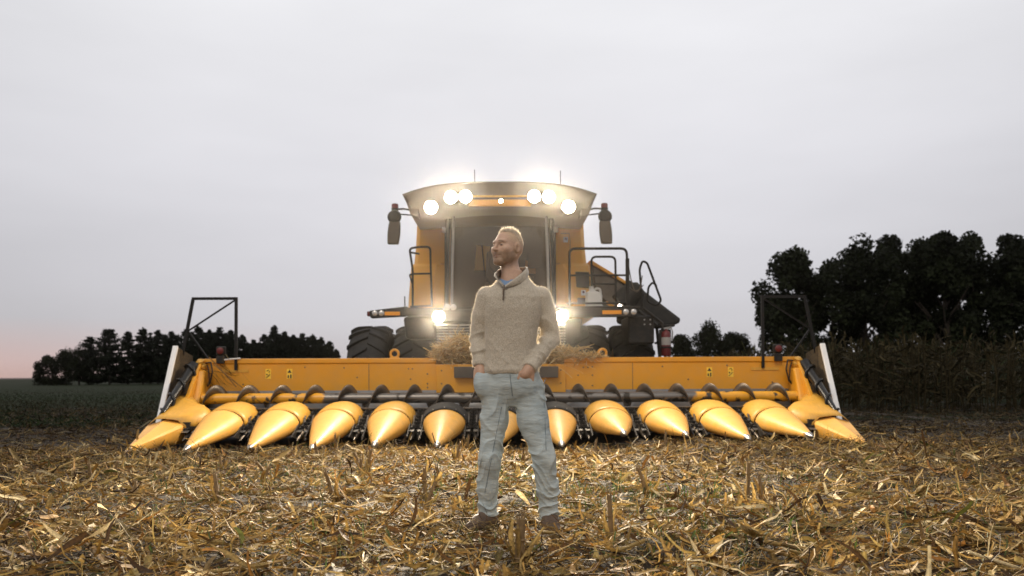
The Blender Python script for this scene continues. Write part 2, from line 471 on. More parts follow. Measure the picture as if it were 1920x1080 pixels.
# seams, rivets on the back sheet
bolt = B(); bolt.lathe((0, 0, 0), (0, -1, 0), [(0.012, 0), (0.012, 0.006), (0.006, 0.010)], 10)
bolt = bolt.build('bolt', M['steel_dark'], HD)
bolt.location = (-1.35, 0.0, 1.03)
for i, (x, z) in enumerate([(-1.41, 1.03), (-1.12, .95), (-1.12, .80), (-1.12, .74), (1.28, 1.04), (1.35, 1.04), (1.42, 1.05), (1.2, .92), (1.42, .92), (1.42, .76), (1.2, .76), (-2.4, 1.05), (2.5, 1.05), (-2.2, .9), (2.9, .85),
                            (-0.9, 1.0), (-0.9, .8), (0.93, 1.0), (0.93, .8), (-3.95, .8), (4.2, .8), (-1.38, .87), (3.5, 1.06), (-3.0, 1.06)]):
    sub_copy(bolt, 'bolt', HD, (x, 0.0 if abs(x) > 1.01 else -0.05, z))
for x in (-2.02, 2.04):
    b = B(); b.box(x - .004, x + .004, -.004, .01, .67, 1.108); b.build('panel_seam', M['steel_dark'], HD)
# lifting eyes on the top lip
for x in (-1.63, 1.58):
    b = B()
    ring = [(x + 0.062 * math.cos(a), 0.04, 1.262 + 0.062 * math.sin(a)) for a in np.linspace(0, 2 * PI, 19)]
    b.tube(ring, 0.02, 8, caps=False)
    b.box(x - .07, x + .07, 0.01, 0.07, 1.19, 1.215)
    b.build('lifting_eye', M['yellow'], HD, smooth=50)
# warning stickers: pictogram plates
for x, flip in ((-3.564, 1), (-3.237, 0), (3.226, 0), (3.556, 1)):
    b = B(); b.box(x - .042, x + .042, -.004, -.001, .885, 1.035)
    p = b.build('warning_sticker', M['sticker_y'], HD)
    b = B()
    if flip:
        b.tube([(x - .03, -.006, .90), (x + .005, -.006, .93), (x + .028, -.006, .955)], .006, 6)
        b.tube([(x - .022, -.006, 1.0), (x + .0, -.006, 1.02), (x + .024, -.006, .995), (x + .01, -.006, .975)], .005, 6)
        b.box(x - .03, x - .01, -.007, -.005, .94, .962)
    else:
        b.prism([(x - .033, .975), (x + .033, .975), (x, 1.026)], 'y', -.007, -.005)
        b.box(x - .028, x - .008, -.007, -.005, .895, .94); b.box(x + .010, x + .030, -.007, -.005, .892, .95)
    b.build('pictogram', M['sticker_k'], p)

# trough floor, front trough edge
b = B()
prof = [(0.0, 0.70), (-.02, .52), (-.12, .40), (-.28, .355), (-.44, .36), (-.58, .41), (-.66, .46)]
rings = [[(x, p[0] - .003, p[1]) for p in prof] for x in np.linspace(-4.55, 4.55, 3)]
b.loft(rings, closed=False)
b.build('trough', M['trough'], HD, smooth=60, solid=0.006)

# cross auger: tube and helical flights
AV, AZ = -0.33, 0.59
b = B(); b.lathe((-4.52, AV, AZ), (1, 0, 0), [(0.078, 0), (0.078, 4.0), (0.078, 9.04)], 28)
tube_o = b.build('auger_tube', M['auger'], HD, smooth=40)
def flight(u0, sgn, turns=1.0, n=30, r0=0.076, r1=0.205, pitch=0.495):
    bb = B(); vs = []; fs = []
    for k in range(n + 1):
        th = -PI + 2 * PI * turns * k / n          # 0 = top, + towards the camera
        u = u0 + sgn * pitch * th / (2 * PI)
        for r in (r0, (r0 + r1) / 2, r1):
            vs.append((u, AV - r * math.sin(th), AZ + r * math.cos(th)))
        if k:
            a = (k - 1) * 3
            fs += [(a, a + 1, a + 4, a + 3), (a + 1, a + 2, a + 5, a + 4)]
    bb.add(vs, fs)
    return bb
M['flight'] = auger_mat('auger_flight_wear')
for k in range(9):
    flight(-4.24 + 0.4925 * k, -1).build('auger_flight', M['steel_dark'], HD, smooth=60, solid=0.008)
for k in range(8):
    flight(4.14 - 0.4945 * k, 1).build('auger_flight', M['steel_dark'], HD, smooth=60, solid=0.008)

# snouts
TIPZ = {1: .0, 2: .0, 3: .0, 4: .04, 5: .03, 6: .06, 7: .03, 8: .17, 9: .15, 10: .10, 11: .13}
def earch(u, v, rx, rz, zc, low, n=24):
    """Ring of an elliptical arch reaching 'low' radians below the horizontal."""
    return [(u + rx * math.cos(a), v, zc + rz * math.sin(a)) for a in np.linspace(-low, PI + low, n + 1)]
def arch(u, v, r, zc, zcut, n=22, sx=1.0):
    """Ring of an arch: circle of radius r at (u,zc) cut off flat at zcut."""
    lo = max(-0.95, min(0.4, (zcut - zc) / r))
    a0 = math.asin(lo)
    return [(u + sx * r * math.cos(a0 + (PI - 2 * a0) * k / n), v, zc + r * math.sin(a0 + (PI - 2 * a0) * k / n)) for k in range(n + 1)]
for k in range(1, 12):
    u = (k - 6) * 0.762
    zt = TIPZ[k] + 0.02
    v_tip, v_base = -2.66, -1.34
    rings = []
    for t in (0.055, .1, .16, .24, .34, .45, .56, .68, .8, .9, .96, 1.0):
        q_ = (t + .035 * math.sin(PI * t)) * (1.0 if t < .96 else 1 - (t - .96) * .5)
        zc = (zt + 0.010) * (1 - t) + 0.25 * t
        rings.append(earch(u, v_tip + (v_base - v_tip) * t, .016 + .284 * q_, .020 + .196 * q_, zc, .45 + .25 * (1 - t)))
    rings.append([(u + (p[0] - u) * .93, p[1] + .035, p[2] - .012) for p in rings[-1]])
    b = B(); b.loft(rings, closed=False)
    sn = b.build('snout', M['yellow_snout'], HD, smooth=50, solid=0.006)
    b = B()
    cr_ = []
    for t, rr in ((-.004, .005), (.004, .014), (.02, .022), (.045, .030), (.075, .0415), (.085, .045)):
        zc = (zt + 0.010) * (1 - t) + 0.25 * t
        cr_.append([(u + rr * math.cos(a), v_tip + (v_base - v_tip) * t, zc + rr * math.sin(a)) for a in np.linspace(0, 2 * PI, 17)[:-1]])
    b.loft(cr_); b.build('steel_tip', M['steel'], sn, smooth=60)
    # black bracket plates hanging under the rear edge
    for s in (-1, 1):
        b = B()
        b.prism([(-1.75, .12), (-1.36, .27), (-1.28, .27), (-1.28, .0), (-1.38, .07), (-1.47, .02), (-1.55, .08)], 'x', u + s * .285, u + s * .30)
        b.build('skid_bracket', M['black'], sn)
    # hood behind
    if k in (5, 6, 7):
        rings = [earch(u, -1.37 + .27 * t, .312 + .012 * t, .215 + .025 * t, .255 + .06 * t, .1) for t in np.linspace(0, 1, 4)]
        b = B(); b.loft(rings, closed=False); hd = b.build('rubber_hood', M['rubber'], HD, smooth=60, solid=.012)
        for a in np.linspace(.55, PI - .55, 5):
            b = B(); b.lathe((u + .318 * math.cos(a), -1.345, .262 + .222 * math.sin(a)), (math.cos(a), -.3, math.sin(a)), [(.009, 0), (.009, .006), (.004, .009)], 8)
            b.build('rivet', M['steel'], hd)
        rings = [earch(u, -1.08 + .46 * t, .30 - .03 * t, .235, .30, 0) for t in np.linspace(0, 1, 4)]
        b = B(); b.loft(rings, closed=False); b.build('hood', M['yellow_hood'], HD, smooth=60, solid=.005)
    else:
        rings = []
        for t in np.linspace(0, 1, 7):
            rings.append(earch(u, -1.31 + .73 * t, .302 + .012 * math.sin(PI * t), .200 + .035 * min(1, t * 1.6), .265 + .055 * min(1, t * 1.6), .12 - .12 * t))
        b = B(); b.loft(rings, closed=False); b.build('hood', M['yellow_hood'], HD, smooth=60, solid=.005)
    # hinge straps at the hood's lower corners
    for s in (-1, 1):
        b = B(); b.hexa([(u + s * .315, -1.33, .16), (u + s * .335, -1.33, .16), (u + s * .335, -1.29, .16), (u + s * .315, -1.29, .16),
                         (u + s * .315, -1.13, .37), (u + s * .335, -1.13, .37), (u + s * .335, -1.09, .37), (u + s * .315, -1.09, .37)])
        hs = b.build('hinge_strap', M['steel_dark'], HD, bevel=.003)

# row units between the snouts: deck plates, gathering chains, stalk rolls
for k in range(12):
    u = (k - 5.5) * 0.762
    for s in (-1, 1):
        b = B(); b.hexa([(u + s * .022, -1.5, .165), (u + s * .115, -1.5, .165), (u + s * .115, -.6, .40), (u + s * .022, -.6, .40),
                         (u + s * .022, -1.5, .172), (u + s * .115, -1.5, .172), (u + s * .115, -.6, .407), (u + s * .022, -.6, .407)])
        b.build('deck_plate', M['steel'], HD)
        b = B(); b.tube(rounded([(u + s * .05, -1.42, .21), (u + s * .05, -.62, .425), (u + s * .13, -.62, .425), (u + s * .13, -1.42, .21), (u + s * .05, -1.42, .21)], .03, 4), .014, 6)
        for q in range(6):
            t = q / 5.5
            b.box(u + s * .05 - (.045 if s > 0 else -.0), u + s * .05 + (0 if s > 0 else .045), -1.40 + .78 * t, -1.375 + .78 * t, .205 + .21 * t, .245 + .21 * t)
        b.build('gathering_chain', M['black'], HD)
        b = B()
        b.lathe((u + s * .055, -1.62, .06), (0, .97, .24), [(.004, 0), (.03, .12), (.035, .35), (.035, .9)], 12)
        for q in range(4):
            a = q * PI / 2
            b.box(u + s * .055 + .035 * math.cos(a) - .006, u + s * .055 + .035 * math.cos(a) + .006, -1.3, -.8, .13 + .035 * math.sin(a) - .006, .15 + .035 * math.sin(a))
        b.build('stalk_roll', M['steel_dark'], HD, smooth=50)
    b = B(); b.box(u - .12, u + .12, -1.15, -.5, .02, .14); b.box(u - .03, u + .03, -1.25, -1.15, .04, .12)
    b.build('row_gearbox', M['black'], HD, bevel=.015)
b = B(); b.box(-4.5, 4.5, -.48, .02, .08, .33); b.build('frame_beam', M['black'], HD, bevel=.02)

# end snouts, ears, screws, white strips, shields, guard frames
for s in (-1, 1):
    def X(u): return s * u
    b = B()
    tip = (4.50, -2.66, 0.035)
    rings = []
    for t, v in ((0.0, -2.66), (.06, -2.58), (.5, -2.0), (1.0, -1.36), (1.12, -.86)):
        c = 4.50 + .035 * t
        w_o, w_i = .02 + .27 * t, .02 + .215 * t
        zt_ = .05 + .245 * t
        rings.append([(X(c + w_o), v, .0 + .02 * t), (X(c + w_o * .96), v, zt_ - .02 * t - .012), (X(c + w_o * .55), v, zt_ - .004), (X(c + .05 * t), v, zt_ + .035 * t),
                      (X(c - w_i * .85), v, zt_ - .01), (X(c - w_i), v, zt_ - .035 * t - .012), (X(c - w_i * 1.02), v, .0 + .02 * t)])
    b.loft(rings, closed=False); es = b.build('end_snout', M['yellow_snout'], HD, smooth=28, solid=.006)
    b = B(); b.lathe((X(4.50), -2.70, .018), (0, 1, .12), [(.004, 0), (.018, .03), (.03, .09), (.034, .13)], 12); b.build('steel_tip', M['steel'], es, smooth=60)
    # shoulder hood widening towards the auger
    b = B(); rings = []
    for t in np.linspace(0, 1, 8):
        v = -1.40 + .88 * t
        zi = .30 + .20 * math.sin(t * 2.2) ; zo = .285 + .30 * t
        inn = 4.30 - .22 * math.sin(PI * min(1, t * 1.25)) ** 1.0
        rings.append([(X(4.80), v, zo - .02), (X(4.70), v, zo + .06), (X(4.58), v, zo + .07), (X(4.46), v, (zo + zi) / 2 + .05), (X(inn + .09), v, zi + .03), (X(inn), v, zi - .05), (X(inn - .02), v, zi - .16)])
    b.loft(rings, closed=False); b.build('shoulder_hood', M['yellow_hood'], HD, smooth=50, solid=.006)
    b = B(); b.box(*sorted((X(4.24), X(4.33))), -1.385, -1.30, .04, .30); b.build('edge_bracket', M['black'], HD)
    # ear: sheet rising to the screw drive at the end of the trough
    b = B(); b.prism([(-.78, .42), (-.62, .62), (-.30, .95), (-.12, 1.12), (.06, 1.12), (.06, .30), (-.60, .30)], 'x', X(4.545), X(4.60))
    b.build('ear', M['yellow'], HD, bevel=.008)
    b = B(); b.hexa([(X(4.44), -.52, .50), (X(4.62), -.52, .50), (X(4.62), .02, .50), (X(4.44), .02, .50), (X(4.46), -.20, 1.02), (X(4.62), -.20, 1.02), (X(4.62), .02, 1.02), (X(4.46), .02, 1.02)])
    b.build('ear_column', M['yellow'], HD, bevel=.03)
    b = B(); b.lathe((X(4.56), -.02, 1.02), (X(.12), -.35, .9), [(.055, 0), (.075, .03), (.075, .08), (.05, .10), (.05, .14), (.065, .15), (.03, .18)], 14)
    b.build('screw_drive', M['yellow_hood'], HD, smooth=40)
    # black tapered screw with its rib
    p0, p1 = Vector((X(4.70), -1.18, .40)), Vector((X(4.66), -.08, 1.10))
    b = B(); b.tube([p0, p0.lerp(p1, .5), p0.lerp(p1, .97), p1], [.032, .062, .092, .06], 18)
    sc_ = b.build('end_screw', M['plastic_black'], HD, smooth=40)
    d = (p1 - p0); dn = d.normalized(); ua = dn.orthogonal().normalized(); wa = dn.cross(ua)
    pts = []
    for q in range(90):
        t = q / 89 * .96; a = s * t * 2 * PI * 3.6
        pts.append(p0 + d * t + (ua * math.cos(a) + wa * math.sin(a)) * (.045 + .066 * t))
    b = B(); b.tube(pts, .019, 6); b.build('screw_rib', M['plastic_black'], sc_, smooth=60)
    # shield plate and white strip along its front edge
    fr0, fr1 = (-.88, .27), (-.26, 1.37)
    b = B(); b.prism([(fr0[0] + .01, fr0[1]), (fr1[0] + .01, fr1[1]), (.35, 1.25), (.42, .92), (.10, .33)], 'x', X(4.855), X(4.867))
    b.build('shield', M['shield'], HD)
    b = B(); b.hexa([(X(4.835), fr0[0] - .02, fr0[1]), (X(4.91), fr0[0] - .02, fr0[1]), (X(4.91), fr0[0] + .012, fr0[1] - .012), (X(4.835), fr0[0] + .012, fr0[1] - .012),
                     (X(4.835), fr1[0] - .02, fr1[1] + .02), (X(4.91), fr1[0] - .02, fr1[1] + .02), (X(4.91), fr1[0] + .012, fr1[1]), (X(4.835), fr1[0] + .012, fr1[1])])
    ws = b.build('white_strip', M['white_board'], HD, bevel=.006)
    if s < 0:
        b = B(); b.lathe((-4.845, -.53, .915), (0, -.87, .49), [(.008, 0), (.008, .008)], 8); b.build('bolt_hole', M['black'], ws)
    # guard frame of square tube
    q = .022
    def bar(a, c, w=.022, name='guard_bar', par=None):
        bb = B(); bb.tube([a, c], w * 1.3, 4); return bb.build(name, M['rail'], par or HD)
    gf_ = bar((X(4.71), 0, 2.11), (X(4.87), -.02, 1.25))
    bar((X(4.725), 0, 2.12), (X(4.03), 0, 2.12)); bar((X(4.05), 0, 2.135), (X(4.05), -.025, 1.02))
    bar((X(4.07), -.01, 2.09), (X(4.79), -.01, 1.62), .013); bar((X(4.79), -.01, 1.63), (X(4.46), .02, 1.15), .013)
    b = B(); b.box(*sorted((X(3.87), X(4.30))), -.012, -.003, .985, 1.03); b.build('mounting_plate', M['yellow_hood'], HD)
    # red marker lamp on its bracket
    b = B(); b.box(*sorted((X(4.22), X(4.34))), -.07, .0, 1.12, 1.24); br = b.build('lamp_bracket', M['black'], HD, bevel=.01)
    b = B(); b.box(*sorted((X(4.21), X(4.35))), -.05, .03, 1.25, 1.385); lb = b.build('marker_lamp', M['black'], HD, bevel=.02)
    b = B(); b.lathe((X(4.28), -.05, 1.317), (0, -1, 0), [(.052, 0), (.052, .012), (.03, .024)], 18); b.build('red_lens', M['red'], lb, smooth=50)
    # hydraulic hoses / straps at the end
    b = B(); b.tube([(X(4.50), -.06, 1.13), (X(4.40), -.12, 1.14), (X(4.36), -.16, 1.0), (X(4.40), -.16, .82), (X(4.50), -.1, .74)], .012, 8); b.build('hose', M['black'], HD, smooth=60)
    b = B(); b.tube([(X(4.48), -.05, 1.1), (X(4.44), -.1, 1.02), (X(4.42), -.12, .85), (X(4.50), -.1, .70)], .010, 8); b.build('hose', M['black'], HD, smooth=60)
b = B(); b.tube([(-4.3, -.03, 1.17), (-4.15, -.06, 1.185), (-3.98, -.03, 1.20)], .012, 6); b.build('pale_strap', M['white_board'], HD)

# ------------------------------------------------------------------ combine harvester
CB = empty('combine_harvester', (X0, Y0, 0), PSI)
tag(CB, 'yellow combine harvester with lit cab lamps standing behind the corn header', 'combine')

# body: side bulkheads beside the cab, tank behind
for s in (-1, 1):
    def X(u): return s * u
    b = B(); rings = []
    for z, uo, v in ((2.90, 1.53, 1.86), (3.2, 1.50, 1.88), (3.55, 1.485, 1.90), (3.78, 1.48, 1.92)):
        rings.append([(X(.90), v, z), (X(uo - .06), v, z), (X(uo), v + .06, z), (X(uo), 6.2, z), (X(.90), 6.2, z)])
    b.loft(rings); b.build('upper_panel', M['yellow_body'], CB, bevel=.01)
    b = B(); rings = []
    for z, uo, v in ((1.93, 1.63, 1.70), (2.3, 1.615, 1.70), (2.7, 1.585, 1.715), (2.84, 1.575, 1.74), (2.895, 1.55, 1.80)):
        rings.append([(X(1.05), v - .02, z), (X(uo - .10), v, z), (X(uo - .03), v + .03, z), (X(uo), v + .10, z), (X(uo), 6.0, z), (X(1.05), 6.0, z)])
    b.loft(rings); lp = b.build('lower_panel', M['yellow_body'], CB, smooth=35)
    b = B(); rings = []
    for z, w in ((1.95, .10), (2.4, .10), (2.7, .085), (2.86, .05)):
        rings.append([(X(.97), 1.66, z), (X(1.05 + w), 1.66, z), (X(1.08 + w), 1.72, z), (X(.97), 1.72, z)])
    b.loft(rings); b.build('corner_moulding', M['yellow_body'], CB, smooth=40)
    # body side doors seam
    for v in (2.9, 4.4):
        b = B(); b.box(*sorted((X(1.60), X(1.64))), v, v + .02, 1.96, 2.8); b.build('door_seam', M['grey_paint'], CB)
b = B(); b.box(-1.46, 1.46, 2.2, 6.4, 3.70, 3.86); b.build('tank_lid', M['grey_paint'], CB, bevel=.04)
b = B(); b.box(-1.45, 1.45, 1.95, 6.6, .85, 1.95); b.build('chassis', M['black'], CB, bevel=.04)
b = B(); b.prism([(6.0, 1.2), (6.0, 3.5), (7.6, 2.9), (8.1, 1.6), (7.2, 1.1)], 'x', -1.4, 1.4); b.build('rear_hood', M['yellow_body'], CB, bevel=.05)
# right-hand panel details: dark hatch, handle, notices
b = B(); b.prism([(1.33, 2.46), (1.56, 2.44), (1.55, 2.72), (1.31, 2.73)], 'y', 1.665, 1.70)
b.build('hatch', M['black'], CB, bevel=.012)
b = B(); b.prism([(1.34, 2.18), (1.58, 2.17), (1.58, 2.27), (1.34, 2.275)], 'y', 1.665, 1.70); b.build('door_handle', M['black'], CB, bevel=.03)
for x, z, v in ((1.45, 2.36, 1.672), (1.16, 3.32, 1.862)):
    b = B(); b.box(x - .04, x + .04, v - .004, v + .02, z - .045, z + .045); p = b.build('notice', M['sticker_w'], CB)
    b = B(); b.lathe((x, v - .004, z + .012), (0, -1, 0), [(.02, 0), (.02, .003)], 12); b.build('notice_mark', M['red'], p)
b = B(); b.tube([(1.07, 1.855, 3.43), (1.22, 1.855, 3.43), (1.235, 1.86, 3.30), (1.235, 1.86, 2.95)], .005, 6); b.build('panel_seam', M['grey_paint'], CB)

# cab
b = B()
b.box(-.88, .88, .80, 1.9, 1.96, 2.05); b.build('cab_floor', M['black'], CB, bevel=.02)
b = B(); b.box(-.88, .88, 1.86, 1.93, 2.05, 3.6); b.build('cab_back_wall', M['interior'], CB)
b = B(); b.prism([(-.46, 2.78), (-.24, 2.78), (-.18, 3.20), (-.42, 3.22)], 'y', 1.83, 1.86); b.build('rear_window', M['sticker_y'], CB)
b = B(); b.box(.44, .62, 1.83, 1.86, 2.72, 2.95); b.build('rear_window', M['yellow_body'], CB)
b = B(); b.prism([(-.86, 2.00), (.86, 2.00), (.80, 3.56), (-.80, 3.56)], 'y', .862, .872)
# windscreen: curved sheet
b = B(); rings = []
for z in np.linspace(2.04, 3.58, 8):
    w = .90 - .05 * (z - 2.04) / 1.54
    rings.append([(w * math.sin(a) / math.sin(.95), .83 + .42 * (1 - math.cos(a)) - .06 * math.sin(PI * (z - 2.04) / 1.54) + .06 * (z - 2.04), z) for a in np.linspace(-.95, .95, 17)])
b.loft(rings, closed=False); b.build('windscreen', M['glass'], CB, smooth=80)
for s in (-1, 1):
    def X(u): return s * u
    b = B(); b.tube([(X(.90), 1.02, 2.02), (X(.885), 1.02, 2.8), (X(.86), 1.08, 3.60)], .035, 10); b.build('pillar', M['black'], CB, smooth=60)
    b = B(); b.tube([(X(.80), .90, 2.05), (X(.785), .88, 2.8), (X(.765), .94, 3.58)], .022, 8); b.build('glass_trim', M['pillar'], CB, smooth=60)
    b = B(); b.prism([(1.02, 2.05), (1.85, 2.05), (1.85, 3.6), (1.10, 3.6)], 'x', X(.905), X(.912)); b.build('side_window', M['glass'], CB)
    b = B(); b.tube([(X(.955), 1.6, 2.05), (X(.95), 1.58, 2.7), (X(.955), 1.6, 3.4)], .014, 8)
    b.tube([(X(.955), 1.6, 2.35), (X(.90), 1.3, 2.5), (X(.88), 1.1, 2.42)], .008, 6)
    b.build('hydraulic_line', M['black'], CB, smooth=60)
    b = B(); b.box(*sorted((X(.90), X(1.02))), 1.74, 1.86, 3.44, 3.54); b.build('junction_box', M['sticker_w'], CB, bevel=.01)
# seat, column, wheel, console
b = B(); b.box(-.28, .28, 1.25, 1.7, 2.40, 2.52); b.hexa([(-.27, 1.62, 2.5), (.27, 1.62, 2.5), (.27, 1.76, 2.5), (-.27, 1.76, 2.5), (-.24, 1.72, 3.1), (.24, 1.72, 3.1), (.24, 1.82, 3.1), (-.24, 1.82, 3.1)])
b.box(-.20, .20, 1.3, 1.6, 2.05, 2.40); b.build('operator_seat', M['seat'], CB, bevel=.04)
b = B(); b.tube([(0, 1.0, 2.06), (0, 1.08, 2.75)], .05, 10); b.build('steering_column', M['interior'], CB, smooth=50)
b = B(); b.tube([(.19 * math.cos(a), 1.09 + .08 * math.sin(a), 2.79 + .17 * math.sin(a)) for a in np.linspace(0, 2 * PI, 25)], .014, 8, caps=False); b.build('steering_wheel', M['black'], CB, smooth=60)
b = B(); b.box(.36, .58, 1.2, 1.75, 2.4, 2.62); b.box(.46, .70, 1.12, 1.17, 2.72, 2.98); b.build('console', M['interior'], CB, bevel=.02)
# wiper
b = B(); b.tube([(.05, .80, 2.10), (-.25, .775, 2.55), (-.30, .775, 3.1)], .010, 6); b.build('wiper', M['black'], CB)

# cab roof
b = B(); rings = []
def roof_ring(v, sc, dz, zlow):
    top = []
    for t in np.linspace(-1, 1, 19):
        z = 4.055 - .20 * abs(t) ** 3.2 + dz
        top.append((1.575 * sc * t, v, z))
    low = []
    for t in np.linspace(1, -1, 13):
        low.append((1.43 * sc * t, v, zlow - .05 * (abs(t) ** 2) ))
    return top + low
for v, sc, dz, zl in ((.50, .965, -.05, 3.74), (.53, .99, -.02, 3.67), (.62, 1.0, 0, 3.60), (1.0, 1.0, .01, 3.56), (1.8, .99, .01, 3.55), (2.3, .97, -.02, 3.6)):
    rings.append(roof_ring(v, sc, dz, zl))
b.loft(rings); roof = b.build('cab_roof', M['roof'], CB, smooth=35)
b = B(); b.box(-.47, .47, .475, .52, 3.775, 3.80); b.build('trim_line', M['yellow_hood'], roof)
b = B(); b.box(-.50, .50, .47, .53, 3.63, 3.735); b.build('brow_strip', M['yellow'], roof, bevel=.01)
for s in (-1, 1):
    b = B(); b.hexa([(s * 1.30, .56, 3.46), (s * 1.44, .56, 3.52), (s * 1.44, .9, 3.52), (s * 1.30, .9, 3.46), (s * 1.30, .56, 3.70), (s * 1.50, .56, 3.70), (s * 1.50, .9, 3.70), (s * 1.30, .9, 3.70)])
    b.build('roof_cheek', M['roof'], roof, bevel=.02)
b = B(); b.box(-.20, .16, 1.2, 1.7, 4.05, 4.125); b.build('roof_hatch', M['grey_paint'], roof, bevel=.02)
b = B(); b.lathe((.015, .60, 3.915), (0, -.8, .6), [(.09, 0), (.09, .03), (.06, .07), (.0, .085)], 20); b.build('receiver_dome', M['pillar'], roof, smooth=50)
for x, zt in ((-.43, 4.42), (1.03, 4.40), (-.66, 4.16)):
    b = B(); b.tube([(x, 1.3, 4.0), (x, 1.3, zt)], .007, 6); b.build('antenna', M['black'], roof)

# work lamps: housing, glowing lens, and the lamp's own beam
LAMP_W = 2600
def work_lamp(u, v, z, r, power, small=False, tilt=-0.12, aim=0.0, spread=94):
    h = B(); h.lathe((u, v, z), (0, -1, 0), [(r * .7, -.12), (r * 1.1, -.05), (r * 1.15, 0), (r * 1.15, .018), (r * 1.0, .018)], 22)
    ho = h.build('work_lamp', M['black'], CB, smooth=40)
    l = B(); l.lathe((u, v - .020, z), (0, -1, 0), [(r * .98, 0), (r * .9, .008), (r * .45, .016), (.001, .019)], 22)
    l.build('lens', M['lamp_small'] if small else M['lamp_on'], ho, smooth=60)
    ld = bpy.data.lights.new('lamp_beam', 'SPOT')
    ld.energy = power; ld.color = (1.0, 0.85, 0.65); ld.spot_size = R(spread); ld.spot_blend = 1.0; ld.shadow_soft_size = r * .9
    lo = link(bpy.data.objects.new('lamp_beam', ld), ho)
    lo.location = (u, v - .12, z)
    lo.rotation_euler = Vector((aim, -1, tilt)).to_track_quat('-Z', 'Y').to_euler()
for s in (-1, 1):
    work_lamp(s * .78, .47, 3.765, .10, LAMP_W); work_lamp(s * .55, .47, 3.775, .10, LAMP_W)
    work_lamp(s * 1.10, .50, 3.615, .105, LAMP_W * 1.1, aim=s * .50, spread=125, tilt=-.24)
    work_lamp(s * .98, .45, 1.86, .095, LAMP_W * 1.8, tilt=-.06, spread=56)
work_lamp(.022, .45, 3.70, .03, 120, small=True)
for s in (-1, 1):
    for du in (.13, .23):
        b = B(); b.lathe((s * (.98 - du), .52, 2.02), (0, -1, 0), [(.055, -.08), (.06, 0), (.06, .012)], 18); h_ = b.build('road_lamp', M['black'], CB, smooth=40)
        b = B(); b.lathe((s * (.98 - du), .505, 2.02), (0, -1, 0), [(.052, 0), (.03, .014), (.001, .018)], 18); b.build('lens', M['lens_off'], h_, smooth=60)
b = B(); b.box(-1.05, 1.05, .50, .62, 1.78, 1.98); b.build('lamp_bar', M['black'], CB, bevel=.02)
b = B(); b.lathe((-.38, .49, 1.85), (0, -1, 0), [(.05, 0), (.052, .012), (.03, .02)], 18); b.build('road_lamp', M['lens_off'], CB, smooth=50)

# mirrors with beacons on arms
for s in (-1, 1):
    def X(u): return s * u
    b = B(); b.tube(rounded([(X(1.42), .85, 3.63), (X(1.55), .72, 3.64), (X(1.70), .68, 3.62), (X(1.71), .68, 3.40)], .05), .016, 8)
    b.tube([(X(1.45), .85, 3.56), (X(1.70), .68, 3.55)], .012, 8)
    arm = b.build('mirror_arm', M['black'], CB, smooth=60)
    b = B(); rings = []
    for t in np.linspace(0, 1, 7):
        z = 3.42 - .36 * t; w = .075 + .025 * math.sin(PI * (.15 + .7 * t)); c = 1.705 + .03 * t
        rings.append([(X(c + w * ca), .69 + .06 * sa, z) for ca, sa in ((-.85, -1), (.85, -1), (1, -.6), (1, .6), (.8, 1), (-.8, 1), (-1, .6), (-1, -.6))])
    b.loft(rings); b.build('mirror', M['mirror'], CB, smooth=40, bevel=.008)
    b = B(); b.lathe((X(1.71), .68, 3.50), (0, -.9, .1), [(.10, -.05), (.115, 0), (.09, .05), (.02, .06)], 18); mz = b.build('round_mirror', M['black'], CB, smooth=50)
    b = B(); b.lathe((X(1.70), .68, 3.60), (0, 0, 1), [(.055, 0), (.06, .03), (.06, .035)], 16); bc = b.build('beacon', M['black'], CB, smooth=40)
    b = B(); b.lathe((X(1.70), .68, 3.635), (0, 0, 1), [(.055, 0), (.055, .06), (.045, .075), (.01, .08)], 16); b.build('red_lens', M['red'], bc, smooth=40)

# left marker arm
b = B(); b.prism([(-2.19, 1.945), (-2.19, 2.015), (-1.90, 2.05), (-1.56, 2.085), (-1.52, 1.99), (-1.60, 1.92), (-2.0, 1.90), (-2.17, 1.89)], 'y', 1.10, 1.25); arm = b.build('marker_arm', M['black'], CB, bevel=.012)
b = B(); b.box(-2.235, -2.188, 1.11, 1.24, 1.925, 2.005); b.build('red_lens', M['red'], arm, bevel=.01)
for x in (-2.10, -1.99):
    b = B(); b.lathe((x, 1.10, 1.972), (0, -1, 0), [(.045, -.01), (.048, .004), (.036, .012), (.001, .016)], 18); b.build('lamp_lens', M['lens_off'], arm, smooth=60)
b = B(); b.box(-1.935, -1.68, 1.085, 1.10, 1.935, 1.995); b.build('amber_reflector', M['amber'], arm, bevel=.004)
b = B(); b.tube([(-1.61, 1.2, 2.05), (-1.612, 1.2, 2.26)], .012, 6); b.build('marker_rod', M['black'], CB)
b = B(); b.box(-1.60, -.85, 1.05, 1.95, 1.93, 2.06); b.build('deck', M['black'], CB, bevel=.02)
b = B(); b.hexa([(-1.62, 1.35, 1.55), (-1.1, 1.35, 1.55), (-1.1, 1.9, 1.55), (-1.62, 1.9, 1.55), (-1.66, 1.35, 1.93), (-1.1, 1.35, 1.93), (-1.1, 1.9, 1.93), (-1.66, 1.9, 1.93)]); b.build('mudguard', M['black'], CB, bevel=.05)
